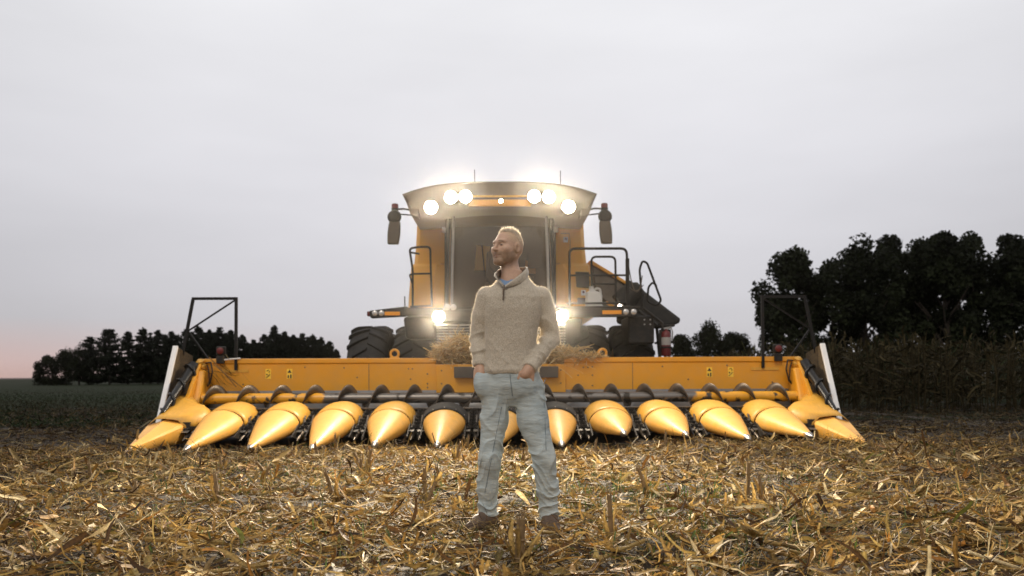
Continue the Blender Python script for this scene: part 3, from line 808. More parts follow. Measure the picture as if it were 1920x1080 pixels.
# left handrail
b = B(); b.tube(rounded([(-1.48, 1.2, 2.08), (-1.475, 1.2, 2.70), (-1.53, 1.2, 3.07), (-1.36, 1.2, 3.095), (-1.18, 1.2, 3.095), (-1.155, 1.2, 2.08)], .06), .019, 8)
b.tube([(-1.53, 1.2, 2.62), (-1.475, 1.2, 2.64), (-1.165, 1.2, 2.645)], .016, 8); b.tube([(-1.52, 1.2, 2.085), (-1.15, 1.2, 2.10)], .018, 8)
b.tube([(-1.50, 1.2, 3.0), (-1.36, 1.15, 2.97)], .016, 8); b.tube([(-1.53, 1.2, 2.62), (-1.48, 1.2, 2.46)], .012, 8)
b.build('handrail', M['rail'], CB, smooth=60)

# right platform, rails, ladder
b = B(); b.box(.90, 2.33, 1.05, 1.95, 2.035, 2.075); b.build('platform', M['black'], CB, bevel=.008)
b = B(); b.box(.90, 2.28, 1.03, 1.13, 1.89, 2.033); pf = b.build('platform_beam', M['black'], CB, bevel=.012)
b = B(); b.box(1.70, 2.02, 1.015, 1.03, 1.935, 2.0); b.build('amber_reflector', M['amber'], pf, bevel=.004)
for x in (2.095, 2.225):
    b = B(); b.lathe((x, 1.03, 1.972), (0, -1, 0), [(.045, -.01), (.048, .004), (.036, .012), (.001, .016)], 18); b.build('lamp_lens', M['lens_off'], pf, smooth=60)
b = B(); b.tube(rounded([(1.165, 1.15, 2.08), (1.165, 1.15, 3.05), (2.13, 1.15, 3.05), (2.155, 1.15, 2.08)], .10), .022, 10)
b.tube([(1.165, 1.15, 2.60), (2.15, 1.15, 2.60)], .017, 8); b.tube([(1.12, 1.15, 2.13), (2.16, 1.15, 2.13)], .017, 8); b.build('platform_rail', M['rail'], CB, smooth=60)
b = B(); b.box(2.11, 2.17, 1.11, 1.17, 2.07, 2.88); b.build('rail_post', M['rail'], CB, bevel=.008)
b = B(); b.tube(rounded([(1.60, 1.75, 2.08), (1.60, 1.75, 3.0), (2.02, 1.75, 3.0), (2.03, 1.75, 2.08)], .09), .02, 10)
b.tube([(1.60, 1.75, 2.52), (2.03, 1.75, 2.52)], .016, 8); b.build('rear_rail', M['rail'], CB, smooth=60)
b = B(); b.tube(rounded([(2.42, 1.3, 2.08), (2.37, 1.3, 2.72), (2.42, 1.3, 2.86), (2.50, 1.3, 2.83), (2.74, 1.3, 2.18), (2.66, 1.3, 2.10), (2.50, 1.3, 2.16), (2.52, 1.3, 2.42), (2.60, 1.3, 2.50), (2.66, 1.3, 2.43)], .06), .019, 8)
b.build('ladder_rail', M['rail'], CB, smooth=60)
b = B(); pts = [(2.15 + .25 * t, 1.2, 2.90 - 1.9 * t + 1.55 * t * t if t < 1 else 2.6) for t in np.linspace(0, 1, 14)]
b.tube(pts, .008, 6); b.build('safety_chain', M['steel_dark'], CB)
b = B(); b.tube([(2.15 + .27 * t, 1.2, 2.44 - .10 * math.sin(PI * t)) for t in np.linspace(0, 1, 10)], .008, 6); b.build('safety_chain', M['steel_dark'], CB)
# ladder below the platform
for v in (1.25, 1.75):
    b = B(); b.tube([(2.42, v, 2.05), (2.74, v, 1.80), (2.86, v, .55)], .028, 6); b.build('ladder_stringer', M['black'], CB)
for q in range(5):
    z = .62 + .28 * q
    b = B(); b.box(2.70, 2.96, 1.25, 1.75, z, z + .035); b.build('ladder_step', M['black'], CB, bevel=.006)
b = B(); b.box(2.18, 2.62, 1.3, 2.2, 1.45, 1.93); b.build('tool_box', M['black'], CB, bevel=.03)
for x in (2.50, 2.60):
    for z in (1.80, 1.88):
        b = B(); b.lathe((x - .05, 1.30, z - .02), (0, -1, 0), [(.014, 0), (.014, .01)], 8); b.build('bolt', M['steel'], CB)
# folded unloading auger and its chute on the right side
b = B(); b.hexa([(1.58, 2.25, 2.40), (1.66, 2.25, 2.36), (1.66, 2.95, 2.36), (1.58, 2.95, 2.40), (1.56, 2.25, 2.96), (1.66, 2.25, 2.975), (1.66, 2.95, 2.975), (1.56, 2.95, 2.96)]); b.build('spout_joint', M['yellow_body'], CB, bevel=.02)
b = B(); b.prism([(1.64, 2.955), (2.45, 2.46), (2.45, 1.92), (2.22, 2.04), (1.86, 2.30), (1.74, 2.36)], 'y', 2.25, 2.95); b.build('spout_trough', M['steel_dark'], CB, bevel=.03)
b = B(); b.prism([(1.60, 2.99), (1.66, 3.0), (2.46, 2.51), (2.45, 2.46), (1.62, 2.955)], 'y', 2.20, 3.0); b.build('spout_edge', M['yellow'], CB, bevel=.006)
b = B(); b.prism([(1.92, 2.26), (2.30, 2.03), (2.30, 1.97), (2.22, 1.985), (1.90, 2.22)], 'y', 2.18, 2.24); b.build('spout_lower_edge', M['yellow'], CB)
b = B(); b.prism([(2.20, 2.35), (2.42, 2.62), (2.50, 2.60), (2.62, 2.44), (3.26, 1.95), (3.28, 1.90), (3.24, 1.86), (3.10, 1.80), (2.60, 1.80), (2.20, 1.9)], 'y', 2.2, 3.0); b.build('spout_boot', M['rubber'], CB, bevel=.05)
b = B(); b.tube([(2.15, 2.12, 2.2), (2.45, 2.12, 2.48)], .20, 20); b.build('spout_drum', M['rubber'], CB, smooth=40)
b = B(); b.lathe((2.16, 2.16, 2.165), (0, -1, 0), [(.035, 0), (.035, .02)], 12); b.build('clearance_lamp', M['lamp_small'], CB)

# feeder house with its slatted front
b = B(); b.prism([(.30, .62), (.30, 1.02), (.40, 1.72), (2.2, 1.9), (2.4, 1.0)], 'x', -.80, .84); b.build('feeder_house', M['black'], CB, bevel=.03)
b = B(); b.prism([(.36, 1.02), (.36, 1.74), (.42, 1.74), (.42, 1.02)], 'x', -1.02, 1.05); gr = b.build('feeder_grille', M['black'], CB)
slat = B(); slat.prism([(-.02, 0), (.012, .012), (.012, .024), (-.02, .012)], 'x', -1.0, 1.03)
slat = slat.build('slat', M['steel'], gr, bevel=.003); slat.location = (0, .33, 1.04)
for q in range(1, 16):
    sub_copy(slat, 'slat', gr, (0, .33, 1.04 + .0445 * q))
for x in np.arange(-.98, 1.05, .165):
    b = B(); b.box(x - .008, x + .008, .305, .318, 1.03, 1.74); b.build('grille_bar', M['steel_dark'], gr)

# wheels: dual front tyres with chevron lugs, rims
TR, TW = 0.92, 0.72
def tyre(u, first=None):
    b = B()
    b.lathe((-TW / 2, 0, 0), (1, 0, 0), [(.50, .06), (.62, .02), (.74, .0), (.82, .03), (.865, .10), (.88, .22), (.885, .36), (.88, .50), (.865, .62), (.82, .69), (.74, .72), (.62, .70), (.50, .66)], 56, caps=False)
    t = b.build('tyre', M['rubber'], CB, smooth=60)
    t.location = (u, 2.52, .92)
    b = B(); b.lathe((-.28, 0, 0), (1, 0, 0), [(.50, 0), (.47, .03), (.44, .06), (.20, .10), (.0, .10)], 32); b.build('rim', M['yellow_body'], t, smooth=40)
    return t
lug_proto = None
for u in (-2.36, -1.55, 1.57, 2.36):
    t = tyre(u)
    for q in range(20):
        for s in (-1, 1):
            a = 2 * PI * (q + (.5 if s > 0 else 0)) / 20
            if lug_proto is None:
                lb = B(); n_ = 6; rings = []
                for k in range(n_ + 1):
                    f_ = k / n_
                    x = .0 + .355 * f_; ang = .26 * (1 - f_) ; rad = .872 - .05 * max(0, f_ - .75) / .25
                    pr = []
                    for (da, dr) in ((-.045, -.01), (-.032, .052), (.032, .052), (.045, -.01)):
                        A = ang + da
                        pr.append((x, (rad + dr) * math.sin(A), (rad + dr) * math.cos(A)))
                    rings.append(pr)
                lb.loft(rings); lug_proto = lb.build('lug', M['rubber'], t, bevel=.006)
                lug_proto.rotation_euler = (a, 0, 0); lug_proto.scale = (s, 1, 1)
            else:
                sub_copy(lug_proto, 'lug', t, (0, 0, 0), (a, 0, 0), (s, 1, 1))
for u in (-1.35, 1.35):
    b = B(); b.lathe((u - .25, 6.4, .62), (1, 0, 0), [(.36, .0), (.5, .0), (.6, .06), (.62, .25), (.6, .44), (.5, .5), (.36, .5)], 40); b.build('rear_tyre', M['rubber'], CB, smooth=50)
b = B(); b.tube([(-2.5, 2.52, .92), (2.5, 2.52, .92)], .16, 14); b.build('front_axle', M['black'], CB, smooth=50)

# ------------------------------------------------------------------ things resting on the combine
def toW(u, v, z):
    c, s = math.cos(PSI), math.sin(PSI)
    return (X0 + u * c - v * s, Y0 + u * s + v * c, z)
jg = empty('jug', toW(1.60, 1.42, 2.076), PSI); tag(jg, 'white plastic jug standing on the cab platform behind the rail', 'jug')
b = B(); rings = []
for z, w, d in ((0, .125, .085), (.015, .14, .10), (.20, .14, .10), (.26, .12, .085), (.285, .05, .05), (.33, .035, .035)):
    dx = -.0 if z < .22 else -.04 * (z - .22) / .1
    rings.append([(dx + w * ca, d * sa, z) for ca, sa in ((-1, -.7), (-.8, -1), (.8, -1), (1, -.7), (1, .7), (.8, 1), (-.8, 1), (-1, .7))])
b.loft(rings); b.build('jug_body', M['jug'], jg, smooth=40, bevel=.01)
b = B(); b.tube(rounded([(-.02, 0, .285), (.05, 0, .335), (.11, 0, .32), (.12, 0, .22)], .04), .02, 8); b.build('handle', M['jug'], jg, smooth=60)
b = B(); b.lathe((-.04, 0, .32), (0, 0, 1), [(.04, 0), (.04, .045)], 14); b.build('cap', M['jug'], jg, smooth=40)
fe = empty('fire_extinguisher', toW(2.79, 1.16, 1.24), PSI); tag(fe, 'red fire extinguisher with a pale label mounted by the black ladder', 'extinguisher')
b = B(); b.lathe((0, 0, 0), (0, 0, 1), [(.07, 0), (.078, .02), (.078, .36), (.06, .405), (.025, .425), (.025, .45)], 22); b.build('tank', M['ext_red'], fe, smooth=40)
b = B(); b.lathe((0, 0, .18), (0, 0, 1), [(.0795, 0), (.0795, .13)], 22, caps=False); b.build('paper_label', M['grey_label'], fe, smooth=40)
b = B(); b.box(-.085, .085, -.085, .085, .13, .155); b.build('clamp_band', M['black'], fe, bevel=.006)
b = B(); b.hexa([(-.03, -.02, .445), (.03, -.02, .445), (.03, .02, .445), (-.03, .02, .445), (-.05, -.02, .47), (.09, -.02, .50), (.09, .02, .50), (-.05, .02, .47)])
b.tube([(.02, 0, .45), (.09, 0, .47), (.11, 0, .40), (.10, 0, .25)], .012, 6); b.build('lever', M['steel'], fe)
b = B(); b.box(-.10, .10, .08, .10, .0, .45); b.build('backplate', M['black'], fe)

# ------------------------------------------------------------------ crop residue
def rot_mats(yaw, pitch, roll):
    cy, sy = np.cos(yaw), np.sin(yaw); cp, sp = np.cos(pitch), np.sin(pitch); cr_, sr = np.cos(roll), np.sin(roll)
    Z = np.zeros_like(cy); O = np.ones_like(cy)
    Rz = np.stack([np.stack([cy, -sy, Z], -1), np.stack([sy, cy, Z], -1), np.stack([Z, Z, O], -1)], -2)
    Ry = np.stack([np.stack([cp, Z, -sp], -1), np.stack([Z, O, Z], -1), np.stack([sp, Z, cp], -1)], -2)
    Rx = np.stack([np.stack([O, Z, Z], -1), np.stack([Z, cr_, -sr], -1), np.stack([Z, sr, cr_], -1)], -2)
    return Rz @ Ry @ Rx

def strips(pos, yaw, pitch, roll, length, width, curl, twist, col, nseg=4, fold=0.25, taper=0.6, rng=RNG, wave=0.0):
    """Curved leaf strips, three vertices across; returns verts, quads, colours."""
    n = len(pos)
    s = np.linspace(-0.5, 0.5, nseg + 1)[None]
    cu = curl[:, None]
    x = length[:, None] * s * (1 - (cu * s) ** 2 / 5)
    z = length[:, None] * cu * s * s * 0.5
    if wave:
        z = z + length[:, None] * wave * np.sin(s * 9 + rng.uniform(0, 6, n)[:, None])
    y = length[:, None] * rng.normal(0, .10, n)[:, None] * (s * s * 4)
    w = width[:, None] * (1 - taper * np.abs(2 * s + rng.uniform(-.6, .6, n)[:, None]).clip(0, 1) ** 1.6) * rng.uniform(.8, 1.2, (n, nseg + 1)) * .5
    tw = twist[:, None] * s
    P = np.zeros((n, nseg + 1, 3, 3))
    fd = fold * rng.uniform(.2, 1.6, n)[:, None]
    for j, a in enumerate((-1, 0, 1)):
        P[:, :, j, 0] = x
        P[:, :, j, 1] = y + a * w * np.cos(tw)
        P[:, :, j, 2] = z + a * w * np.sin(tw) + (abs(a)) * w * fd
    Rm = rot_mats(yaw, pitch, roll)
    P = np.einsum('nij,nskj->nski', Rm, P) + pos[:, None, None, :]
    c = np.repeat(col[:, None, :], (nseg + 1) * 3, 1)
    c = c * rng.uniform(.72, 1.22, (n, (nseg + 1) * 3, 1)) * np.tile(np.array([.82, 1.22, .9]), nseg + 1)[None, :, None]
    base = (np.arange(n) * (nseg + 1) * 3)[:, None, None]
    k = np.arange(nseg)[None, :, None] * 3
    j = np.arange(2)[None, None, :]
    a = (base + k + j).reshape(-1)
    F = np.stack([a, a + 1, a + 4, a + 3], 1)
    return P.reshape(-1, 3), F, c.reshape(-1, 3)

def sticks(pos, yaw, pitch, length, rad, col, n6=6, rng=RNG):
    n = len(pos); a = np.arange(n6) * 2 * PI / n6
    P = np.zeros((n, 3, n6, 3))
    for k, t in enumerate((-.5, 0, .5)):
        P[:, k, :, 0] = (length * t)[:, None] + rng.uniform(-.01, .01, (n, n6)) * (k != 1)
        rr = rad * (1.0 if k == 1 else 1.0) * rng.uniform(.85, 1.1, n)
        P[:, k, :, 1] = rr[:, None] * np.cos(a)[None] + (length * rng.normal(0, .03, n) * (k == 1))[:, None]
        P[:, k, :, 2] = rr[:, None] * np.sin(a)[None]
    P = np.einsum('nij,nskj->nski', rot_mats(yaw, pitch, np.zeros(n)), P) + pos[:, None, None, :]
    base = (np.arange(n) * 3 * n6)[:, None, None]; k = np.arange(2)[None, :, None] * n6; j = np.arange(n6)[None, None]
    a0 = (base + k + j).reshape(-1); a1 = (base + k + (j + 1) % n6).reshape(-1)
    F = np.stack([a0, a1, a1 + n6, a0 + n6], 1)
    # caps as two quads (hexagon)
    b0 = (np.arange(n) * 3 * n6)
    caps = []
    for off in (0, 2 * n6):
        b_ = b0 + off
        caps += [np.stack([b_, b_ + 1, b_ + 2, b_ + 3], 1), np.stack([b_, b_ + 3, b_ + 4, b_ + 5], 1)]
    c = np.repeat(col[:, None, :], 3 * n6, 1).reshape(-1, 3)
    return P.reshape(-1, 3), np.concatenate([F] + caps), c

def join(parts):
    V, F, C, o = [], [], [], 0
    for v, f, c in parts:
        V.append(v); F.append(f + o); C.append(c); o += len(v)
    return np.concatenate(V), np.concatenate(F), np.concatenate(C)

PAL = .62 * np.array([(.48, .32, .105), (.40, .245, .07), (.28, .155, .038), (.15, .072, .018), (.05, .026, .010), (.78, .62, .34), (.11, .115, .025), (.32, .23, .075), (.36, .165, .035)])
PALW = np.array([.19, .18, .15, .14, .15, .07, .03, .08, .015])
def pick_cols(n, dark=None, rng=RNG):
    c = PAL[rng.choice(len(PAL), n, p=PALW / PALW.sum())] * rng.uniform(.35, 1.3, (n, 1))
    if dark is not None:
        c = c * dark[:, None]
    return c

def scatter(n, ya, yb, rng=RNG, margin=2.0, half=0.66):
    """Points on the field between two depths, in the wedge the photograph covers plus a margin."""
    y = np.sqrt(rng.uniform(ya ** 2, yb ** 2, n))
    x = rng.uniform(-1, 1, n) * (half * y + margin)
    return x, y

def edge_falloff(x, y):
    """Darkens litter outside the header swath, painted light falloff to the edges and partly older residue."""
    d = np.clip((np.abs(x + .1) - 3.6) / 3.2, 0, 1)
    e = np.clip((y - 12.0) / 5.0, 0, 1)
    return (1 - .68 * d) * (1 - .5 * e)  # light fading to the sides and rear, painted into the litter colour

def under_header(x, y):
    return (np.abs(x - X0) < 4.9) & (y > Y0 - 2.0) & (y < Y0 + 9)

parts = []
for (n, ya, yb, lmin, lmax, nseg, hmax) in ((15000, 2.6, 5.2, .02, .08, 2, .02), (11000, 2.6, 5.2, .09, .40, 6, .10),
                                            (24000, 5.2, 9.5, .025, .09, 2, .02), (17000, 5.2, 9.5, .09, .38, 4, .10),
                                            (16000, 9.5, 13.5, .05, .15, 2, .04), (9000, 9.5, 14, .10, .35, 3, .08),
                                            (26000, 13, 22, .08, .34, 3, .09), (16000, 20, 36, .12, .45, 2, .10)):
    x, y = scatter(n, ya, yb)
    keep = ~under_header(x, y)
    if ya > 15: keep &= (x > -3)
    x, y = x[keep], y[keep]; n = len(x)
    ln = lmin + (lmax - lmin) * RNG.beta(1.3, 2.6, n)
    wd = np.where(RNG.random(n) < .55, RNG.uniform(.003, .011, n), RNG.uniform(.011, .034, n)) * (1.0 if nseg > 2 else .55)
    lift = RNG.beta(1.2, 2.2, n) * hmax
    tilt = RNG.normal(0, .20, n) + (RNG.random(n) < .07) * RNG.normal(0, .6, n)
    trod = np.exp(-(x * x / .22 + (y - 4.70) ** 2 / .16) ** 2)               # trodden flat round the boots
    lift = lift * (1 - .85 * trod); tilt = tilt * (1 - .8 * trod)
    pos = np.stack([x, y, gh(x, y) + lift + np.abs(np.sin(tilt)) * ln * .45], 1)
    col = pick_cols(n, edge_falloff(x, y) * RNG.uniform(.8, 1.1, n)) * (.34 if nseg == 2 else 1.42)
    parts.append(strips(pos, RNG.uniform(0, 2 * PI, n), tilt, RNG.normal(0, .5, n), ln, wd, RNG.normal(0, 1.3, n), RNG.normal(0, 1.2, n), col, nseg, wave=.03 if nseg > 3 else 0))
# fibrous shreds: long, thin, curling
for (n, ya, yb, w0) in ((7000, 2.6, 5.5, .003), (9000, 5.5, 10, .004)):
    x, y = scatter(n, ya, yb); keep = ~under_header(x, y); x, y = x[keep], y[keep]; n = len(x)
    ln = RNG.uniform(.08, .28, n); pt = RNG.normal(0, .28, n) * np.where((np.abs(x) < .42) & (np.abs(y - 4.7) < .4), .2, 1)
    pos = np.stack([x, y, gh(x, y) + .03 + RNG.uniform(0, .05, n) + np.abs(np.sin(pt)) * ln * .4], 1)
    parts.append(strips(pos, RNG.uniform(0, 2 * PI, n), pt, RNG.normal(0, .8, n), ln, RNG.uniform(.6, 1.8, n) * w0, RNG.normal(0, 2.0, n), RNG.normal(0, 2, n), pick_cols(n, edge_falloff(x, y)), 5, wave=.04))
for (n, ya, yb) in ((450, 2.6, 6), (800, 6, 14), (700, 13, 24)):
    x, y = scatter(n, ya, yb); keep = ~under_header(x, y); x, y = x[keep], y[keep]; n = len(x)
    ln = RNG.uniform(.05, .30, n); rd = RNG.uniform(.003, .009, n); pt = RNG.normal(0, .14, n)
    pos = np.stack([x, y, gh(x, y) + .015 + RNG.uniform(0, .05, n) + np.abs(np.sin(pt)) * ln * .4], 1)
    parts.append(sticks(pos, RNG.uniform(0, 2 * PI, n), pt, ln, rd, pick_cols(n, edge_falloff(x, y))))
M['litter'] = attr_mat('corn_residue', 0.75, transl=0.18, scale=70, var=0.35, spec=0.35)
V, F, C = join(parts)
me = np_mesh('corn_litter', V, F, C); me.materials.append(M['litter'])
litter = link(bpy.data.objects.new('corn_litter', me))
tag(litter, 'chopped dry corn leaves, husks and stalk bits covering the field', 'crop residue', kind='stuff')

# larger husks, leaves and stalk lengths that can be picked out one by one: pieces of the ground
def piece_mesh(kind, seed):
    rng = np.random.default_rng(seed)
    if kind == 'leaf':
        n = 1
        v, f, c = strips(np.zeros((1, 3)), np.zeros(1), np.zeros(1), np.zeros(1), np.array([1.0]), np.array([rng.uniform(.07, .12)]), np.array([rng.normal(.5, .8)]), np.array([rng.normal(0, 1.6)]), PAL[[rng.choice([0, 1, 5, 7])]] * 1.05, 9, rng=rng, wave=.02)
    elif kind == 'husk':
        ps = []
        for k in range(5):
            v, f, c = strips(np.zeros((1, 3)), np.array([rng.normal(0, .16)]), np.array([rng.normal(.12, .12)]), np.array([rng.normal(0, .7)]), np.array([rng.uniform(.8, 1.0)]), np.array([rng.uniform(.16, .30)]), np.array([rng.normal(.7, .3)]), np.array([rng.normal(0, .5)]), PAL[[rng.choice([0, 5, 5, 1])]], 7, fold=.8, taper=.95, rng=rng)
            v[:, 0] += .45 - abs(v[:, 0].min()) * 0
            ps.append((v, f, c))
        v, f, c = join(ps)
    else:
        v, f, c = sticks(np.zeros((1, 3)), np.zeros(1), np.zeros(1), np.array([1.0]), np.array([.022]), PAL[[rng.choice([0, 1, 7, 2])]], rng=rng)
    m = np_mesh(kind, v, f, c); m.materials.append(M['litter'])
    return m
PM = {'corn_leaf': [piece_mesh('leaf', s) for s in range(8)], 'corn_husk': [piece_mesh('husk', 20 + s) for s in range(6)], 'stalk_length': [piece_mesh('stick', 40 + s) for s in range(4)]}
prng = np.random.default_rng(5)
for q in range(270):
    kind = prng.choice(['corn_leaf', 'corn_husk', 'stalk_length'], p=[.62, .26, .12])
    y = math.sqrt(prng.uniform(3.0 ** 2, 8.5 ** 2)); x = prng.uniform(-1, 1) * (.64 * y + .6)
    if abs(x) < .42 and 4.25 < y < 5.1: y += 1.1
    o = link(bpy.data.objects.new(kind, PM[kind][prng.integers(len(PM[kind]))]), ground)
    ln = {'corn_leaf': prng.uniform(.18, .42), 'corn_husk': prng.uniform(.14, .26), 'stalk_length': prng.uniform(.2, .45)}[kind]
    tl = prng.normal(0, .12)
    o.location = (x, y, float(gh(x, y)) + .05 + abs(tl) * ln * .4)
    o.rotation_euler = (prng.normal(0, .35), tl, prng.uniform(0, 2 * PI)); o.scale = (ln,) * 3 if kind != 'stalk_length' else (ln, .55, .55)

# stumps of cut corn stalks in rows
def stump(name, x, y, h, lean, seed, label, leaves=4, thick=1.0):
    rng = np.random.default_rng(seed)
    e = empty(name, (x, y, float(gh(x, y)) - .01))
    tag(e, label, 'corn stump', 'cut corn stumps standing in the residue')
    b = B(); lx, ly = lean
    pts = [(0, 0, 0), (lx * .3, ly * .3, h * .35), (lx * .6, ly * .6, h * .7), (lx, ly, h)]
    b.tube(pts, [.017 * thick, .014 * thick, .013 * thick, .012 * thick], 9)
    for q in range(5):
        a = q * 1.257 + rng.uniform(0, .6); r_ = .009 * thick; hh = h * rng.uniform(1.0, 1.16)
        b.tube([(lx + r_ * math.cos(a), ly + r_ * math.sin(a), h * .9), (lx + r_ * 1.3 * math.cos(a), ly + r_ * 1.3 * math.sin(a), hh)], [.005 * thick, .0012 * thick], 5)
    st = b.build('stalk', M['stump'], e, smooth=50)
    for z in (.28, .62):
        bb = B(); bb.lathe((lx * z, ly * z, h * z), (lx, ly, h), [(.015 * thick, -.006), (.0175 * thick, 0), (.015 * thick, .006)], 9); bb.build('node', M['stump'], st, smooth=50)
    n = leaves
    if n:
        yaw = rng.uniform(0, 2 * PI, n); pit = rng.uniform(.75, 1.5, n); ln = h * rng.uniform(.5, 1.05, n)
        for k in range(n):
            c0 = np.array([[math.cos(yaw[k]) * math.cos(pit[k]) * ln[k] / 2, math.sin(yaw[k]) * math.cos(pit[k]) * ln[k] / 2, math.sin(pit[k]) * ln[k] / 2 + .01]])
            v, f, c = strips(c0, yaw[k:k + 1], pit[k:k + 1], rng.normal(0, .6, 1), ln[k:k + 1], rng.uniform(.015, .035, 1), rng.normal(-.4, .6, 1), rng.normal(0, 1.2, 1), PAL[[rng.choice([0, 1, 2, 7])]] * .9, 5, rng=rng)
            m = np_mesh('sheath', v, f, c); m.materials.append(M['litter']); link(bpy.data.objects.new('sheath', m), e)
    return e
M['stump'] = mat('cut_stalk', (.19, .12, .05), .8, var=.45, scale=30, bump=.4, bscale=80, dust=(.09, .055, .025), dust_amt=.8, dscale=20, stretch=(1, 1, .25))
stump('corn_stump', 0.03, 3.86, .26, (.01, 0), 1, 'thick split corn stump standing upright just in front of the person', 15, 1.7)
stump('corn_stump', 0.53, 4.35, .30, (-.01, .02), 2, 'tall corn stump standing in the residue beside the person', 5)
stump('corn_stump', 1.62, 5.6, .32, (.01, 0), 3, 'thin pale corn stump at the dark edge of the field, cut straight', 1)
stump('corn_stump', -1.30, 7.3, .26, (.03, 0), 4, 'corn stump with frayed leaves below the steel-tipped snouts', 6)
srng = np.random.default_rng(9); STUMPS = []
for k in range(46):
    row = srng.integers(-6, 6); x = X0 + (row + .5) * .762 + srng.normal(0, .04); y = srng.uniform(5.4, 9.6)
    if abs(x / y) > .66 or (abs(x) < .45 and y < 5.6): continue
    STUMPS.append((row, y, x, srng.uniform(.10, .26), tuple(srng.normal(0, .04, 2)), 100 + k, srng.integers(2, 6)))

ORD = ['first', 'second', 'third', 'fourth', 'fifth', 'sixth', 'seventh', 'eighth', 'ninth', 'tenth', 'eleventh', 'twelfth', 'thirteenth', 'fourteenth', 'fifteenth', 'sixteenth', 'seventeenth', 'eighteenth', 'nineteenth', 'twentieth', 'twenty-first', 'twenty-second', 'twenty-third', 'twenty-fourth', 'twenty-fifth', 'twenty-sixth']
STUMPS.sort(); seen_row = {}
for row, y, x, h_, ln_, sd_, lv_ in STUMPS:
    q = seen_row.get(row, 0); seen_row[row] = q + 1
    stump('corn_stump', x, y, h_, ln_, sd_, f'short corn stump, {ORD[q]} from the front in line between {ORD[row + 6]} and {ORD[row + 7]} snouts', lv_)

# weeds: thin green blades in clumps
wp = []
for (cx, cy, n, r) in ((.25, 6.6, 500, .5), (.8, 5.8, 500, .5), (-2.0, 7.0, 420, .7), (1.1, 4.4, 300, .35), (-.9, 4.2, 220, .5), (2.4, 6.6, 260, .6), (-3.4, 8.2, 350, .8), (-2.6, 5.2, 300, .7), (1.9, 4.6, 260, .6)):
    x = cx + RNG.normal(0, r, n); y = cy + RNG.normal(0, r, n); ln = RNG.uniform(.04, .13, n)
    pit = RNG.uniform(.5, 1.5, n)
    pos = np.stack([x, y, gh(x, y) + .02 + np.sin(pit) * ln * .5], 1)
    col = np.array([(.055, .085, .018)]) * RNG.uniform(.5, 1.4, (n, 1)) + RNG.uniform(0, .02, (n, 1))
    wp.append(strips(pos, RNG.uniform(0, 2 * PI, n), pit, RNG.normal(0, .5, n), ln, RNG.uniform(.003, .010, n), RNG.normal(-.6, .5, n), RNG.normal(0, .6, n), col, 3))
V, F, C = join(wp)
M['weed'] = attr_mat('green_weed', .6, transl=.25, scale=60, var=.2)
me = np_mesh('weeds', V, F, C); me.materials.append(M['weed'])
tag(link(bpy.data.objects.new('weeds', me)), 'small green weeds growing through the corn residue', 'weeds', kind='stuff')

# dark grass of the field on the left
n = 34000
y = 14.6 + 60 * RNG.beta(1, 3, n); x = RNG.uniform(-.75 * y - 4, -.18 * y)
ln = RNG.uniform(.05, .12, n); pit = RNG.uniform(.1, .9, n)
pos = np.stack([x, y, .03 + np.sin(pit) * ln * .45], 1)
brown = (np.sin(y * .35 + x * .1) + RNG.normal(0, .6, n)) > .3
col = np.where(brown[:, None], np.array([(.020, .017, .007)]), np.array([(.013, .021, .006)])) * RNG.uniform(.6, 1.4, (n, 1))
V, F, C = strips(pos, RNG.uniform(0, 2 * PI, n), pit, RNG.normal(0, .4, n), ln, RNG.uniform(.012, .03, n), RNG.normal(-.5, .5, n), RNG.normal(0, .5, n), col, 2)
M['grass'] = attr_mat('field_grass', .9, transl=.1, scale=20, var=.2, spec=.1)
me = np_mesh('field_grass', V, F, C); me.materials.append(M['grass'])
tag(link(bpy.data.objects.new('field_grass', me)), 'low dark green grass covering the field beside the header', 'grass', kind='stuff')

# standing corn on the right
cp = []; n = 2600
y = 17.5 + 34 * RNG.beta(1, 1.8, n); x = 7.4 + (y - 19) * .12 + RNG.uniform(0, 1, n) ** 1.2 * 30
y = y + np.clip(10.5 - x, 0, 4) * .6
hgt = RNG.normal(1.55, .15, n)
cp.append(sticks(np.stack([x, y, hgt * .46], 1), RNG.uniform(0, 6, n), np.full(n, PI / 2) + RNG.normal(0, .06, n), hgt * .95, np.full(n, .013), np.array([(.034, .026, .012)]) * RNG.uniform(.6, 1.3, (n, 1))))
for k in range(9):
    ln = RNG.uniform(.35, .8, n); pit = RNG.uniform(-.5, .9, n); yaw = RNG.uniform(0, 2 * PI, n); z = hgt * RNG.uniform(.15, 1.0, n)
    if k >= 7: pit = RNG.uniform(1.0, 1.5, n); z = hgt * .98; ln = RNG.uniform(.2, .4, n)
    pos = np.stack([x + np.cos(yaw) * np.cos(pit) * ln * .5, y + np.sin(yaw) * np.cos(pit) * ln * .5, z + np.sin(pit) * ln * .4], 1)
    pos[:, 2] = np.maximum(pos[:, 2], .06)
    col = np.array([(.034, .027, .012)]) * RNG.uniform(.45, 1.4, (n, 1))
    gr_ = RNG.random(n) < .15; col[gr_] = np.array((.014, .017, .006)) * RNG.uniform(.7, 1.3, (gr_.sum(), 1))
    cp.append(strips(pos, yaw, pit, RNG.normal(0, .6, n), ln, RNG.uniform(.03, .06, n), RNG.normal(-1.2, .5, n), RNG.normal(0, 1.0, n), col, 4))
V, F, C = join(cp)
M['drycorn'] = attr_mat('standing_dry_corn', .9, transl=.12, scale=20, var=.25, spec=.15)
me = np_mesh('standing_corn', V, F, C); me.materials.append(M['drycorn'])
tag(link(bpy.data.objects.new('standing_corn', me)), 'dark unharvested corn standing below the broadleaf trees', 'corn crop', kind='stuff')

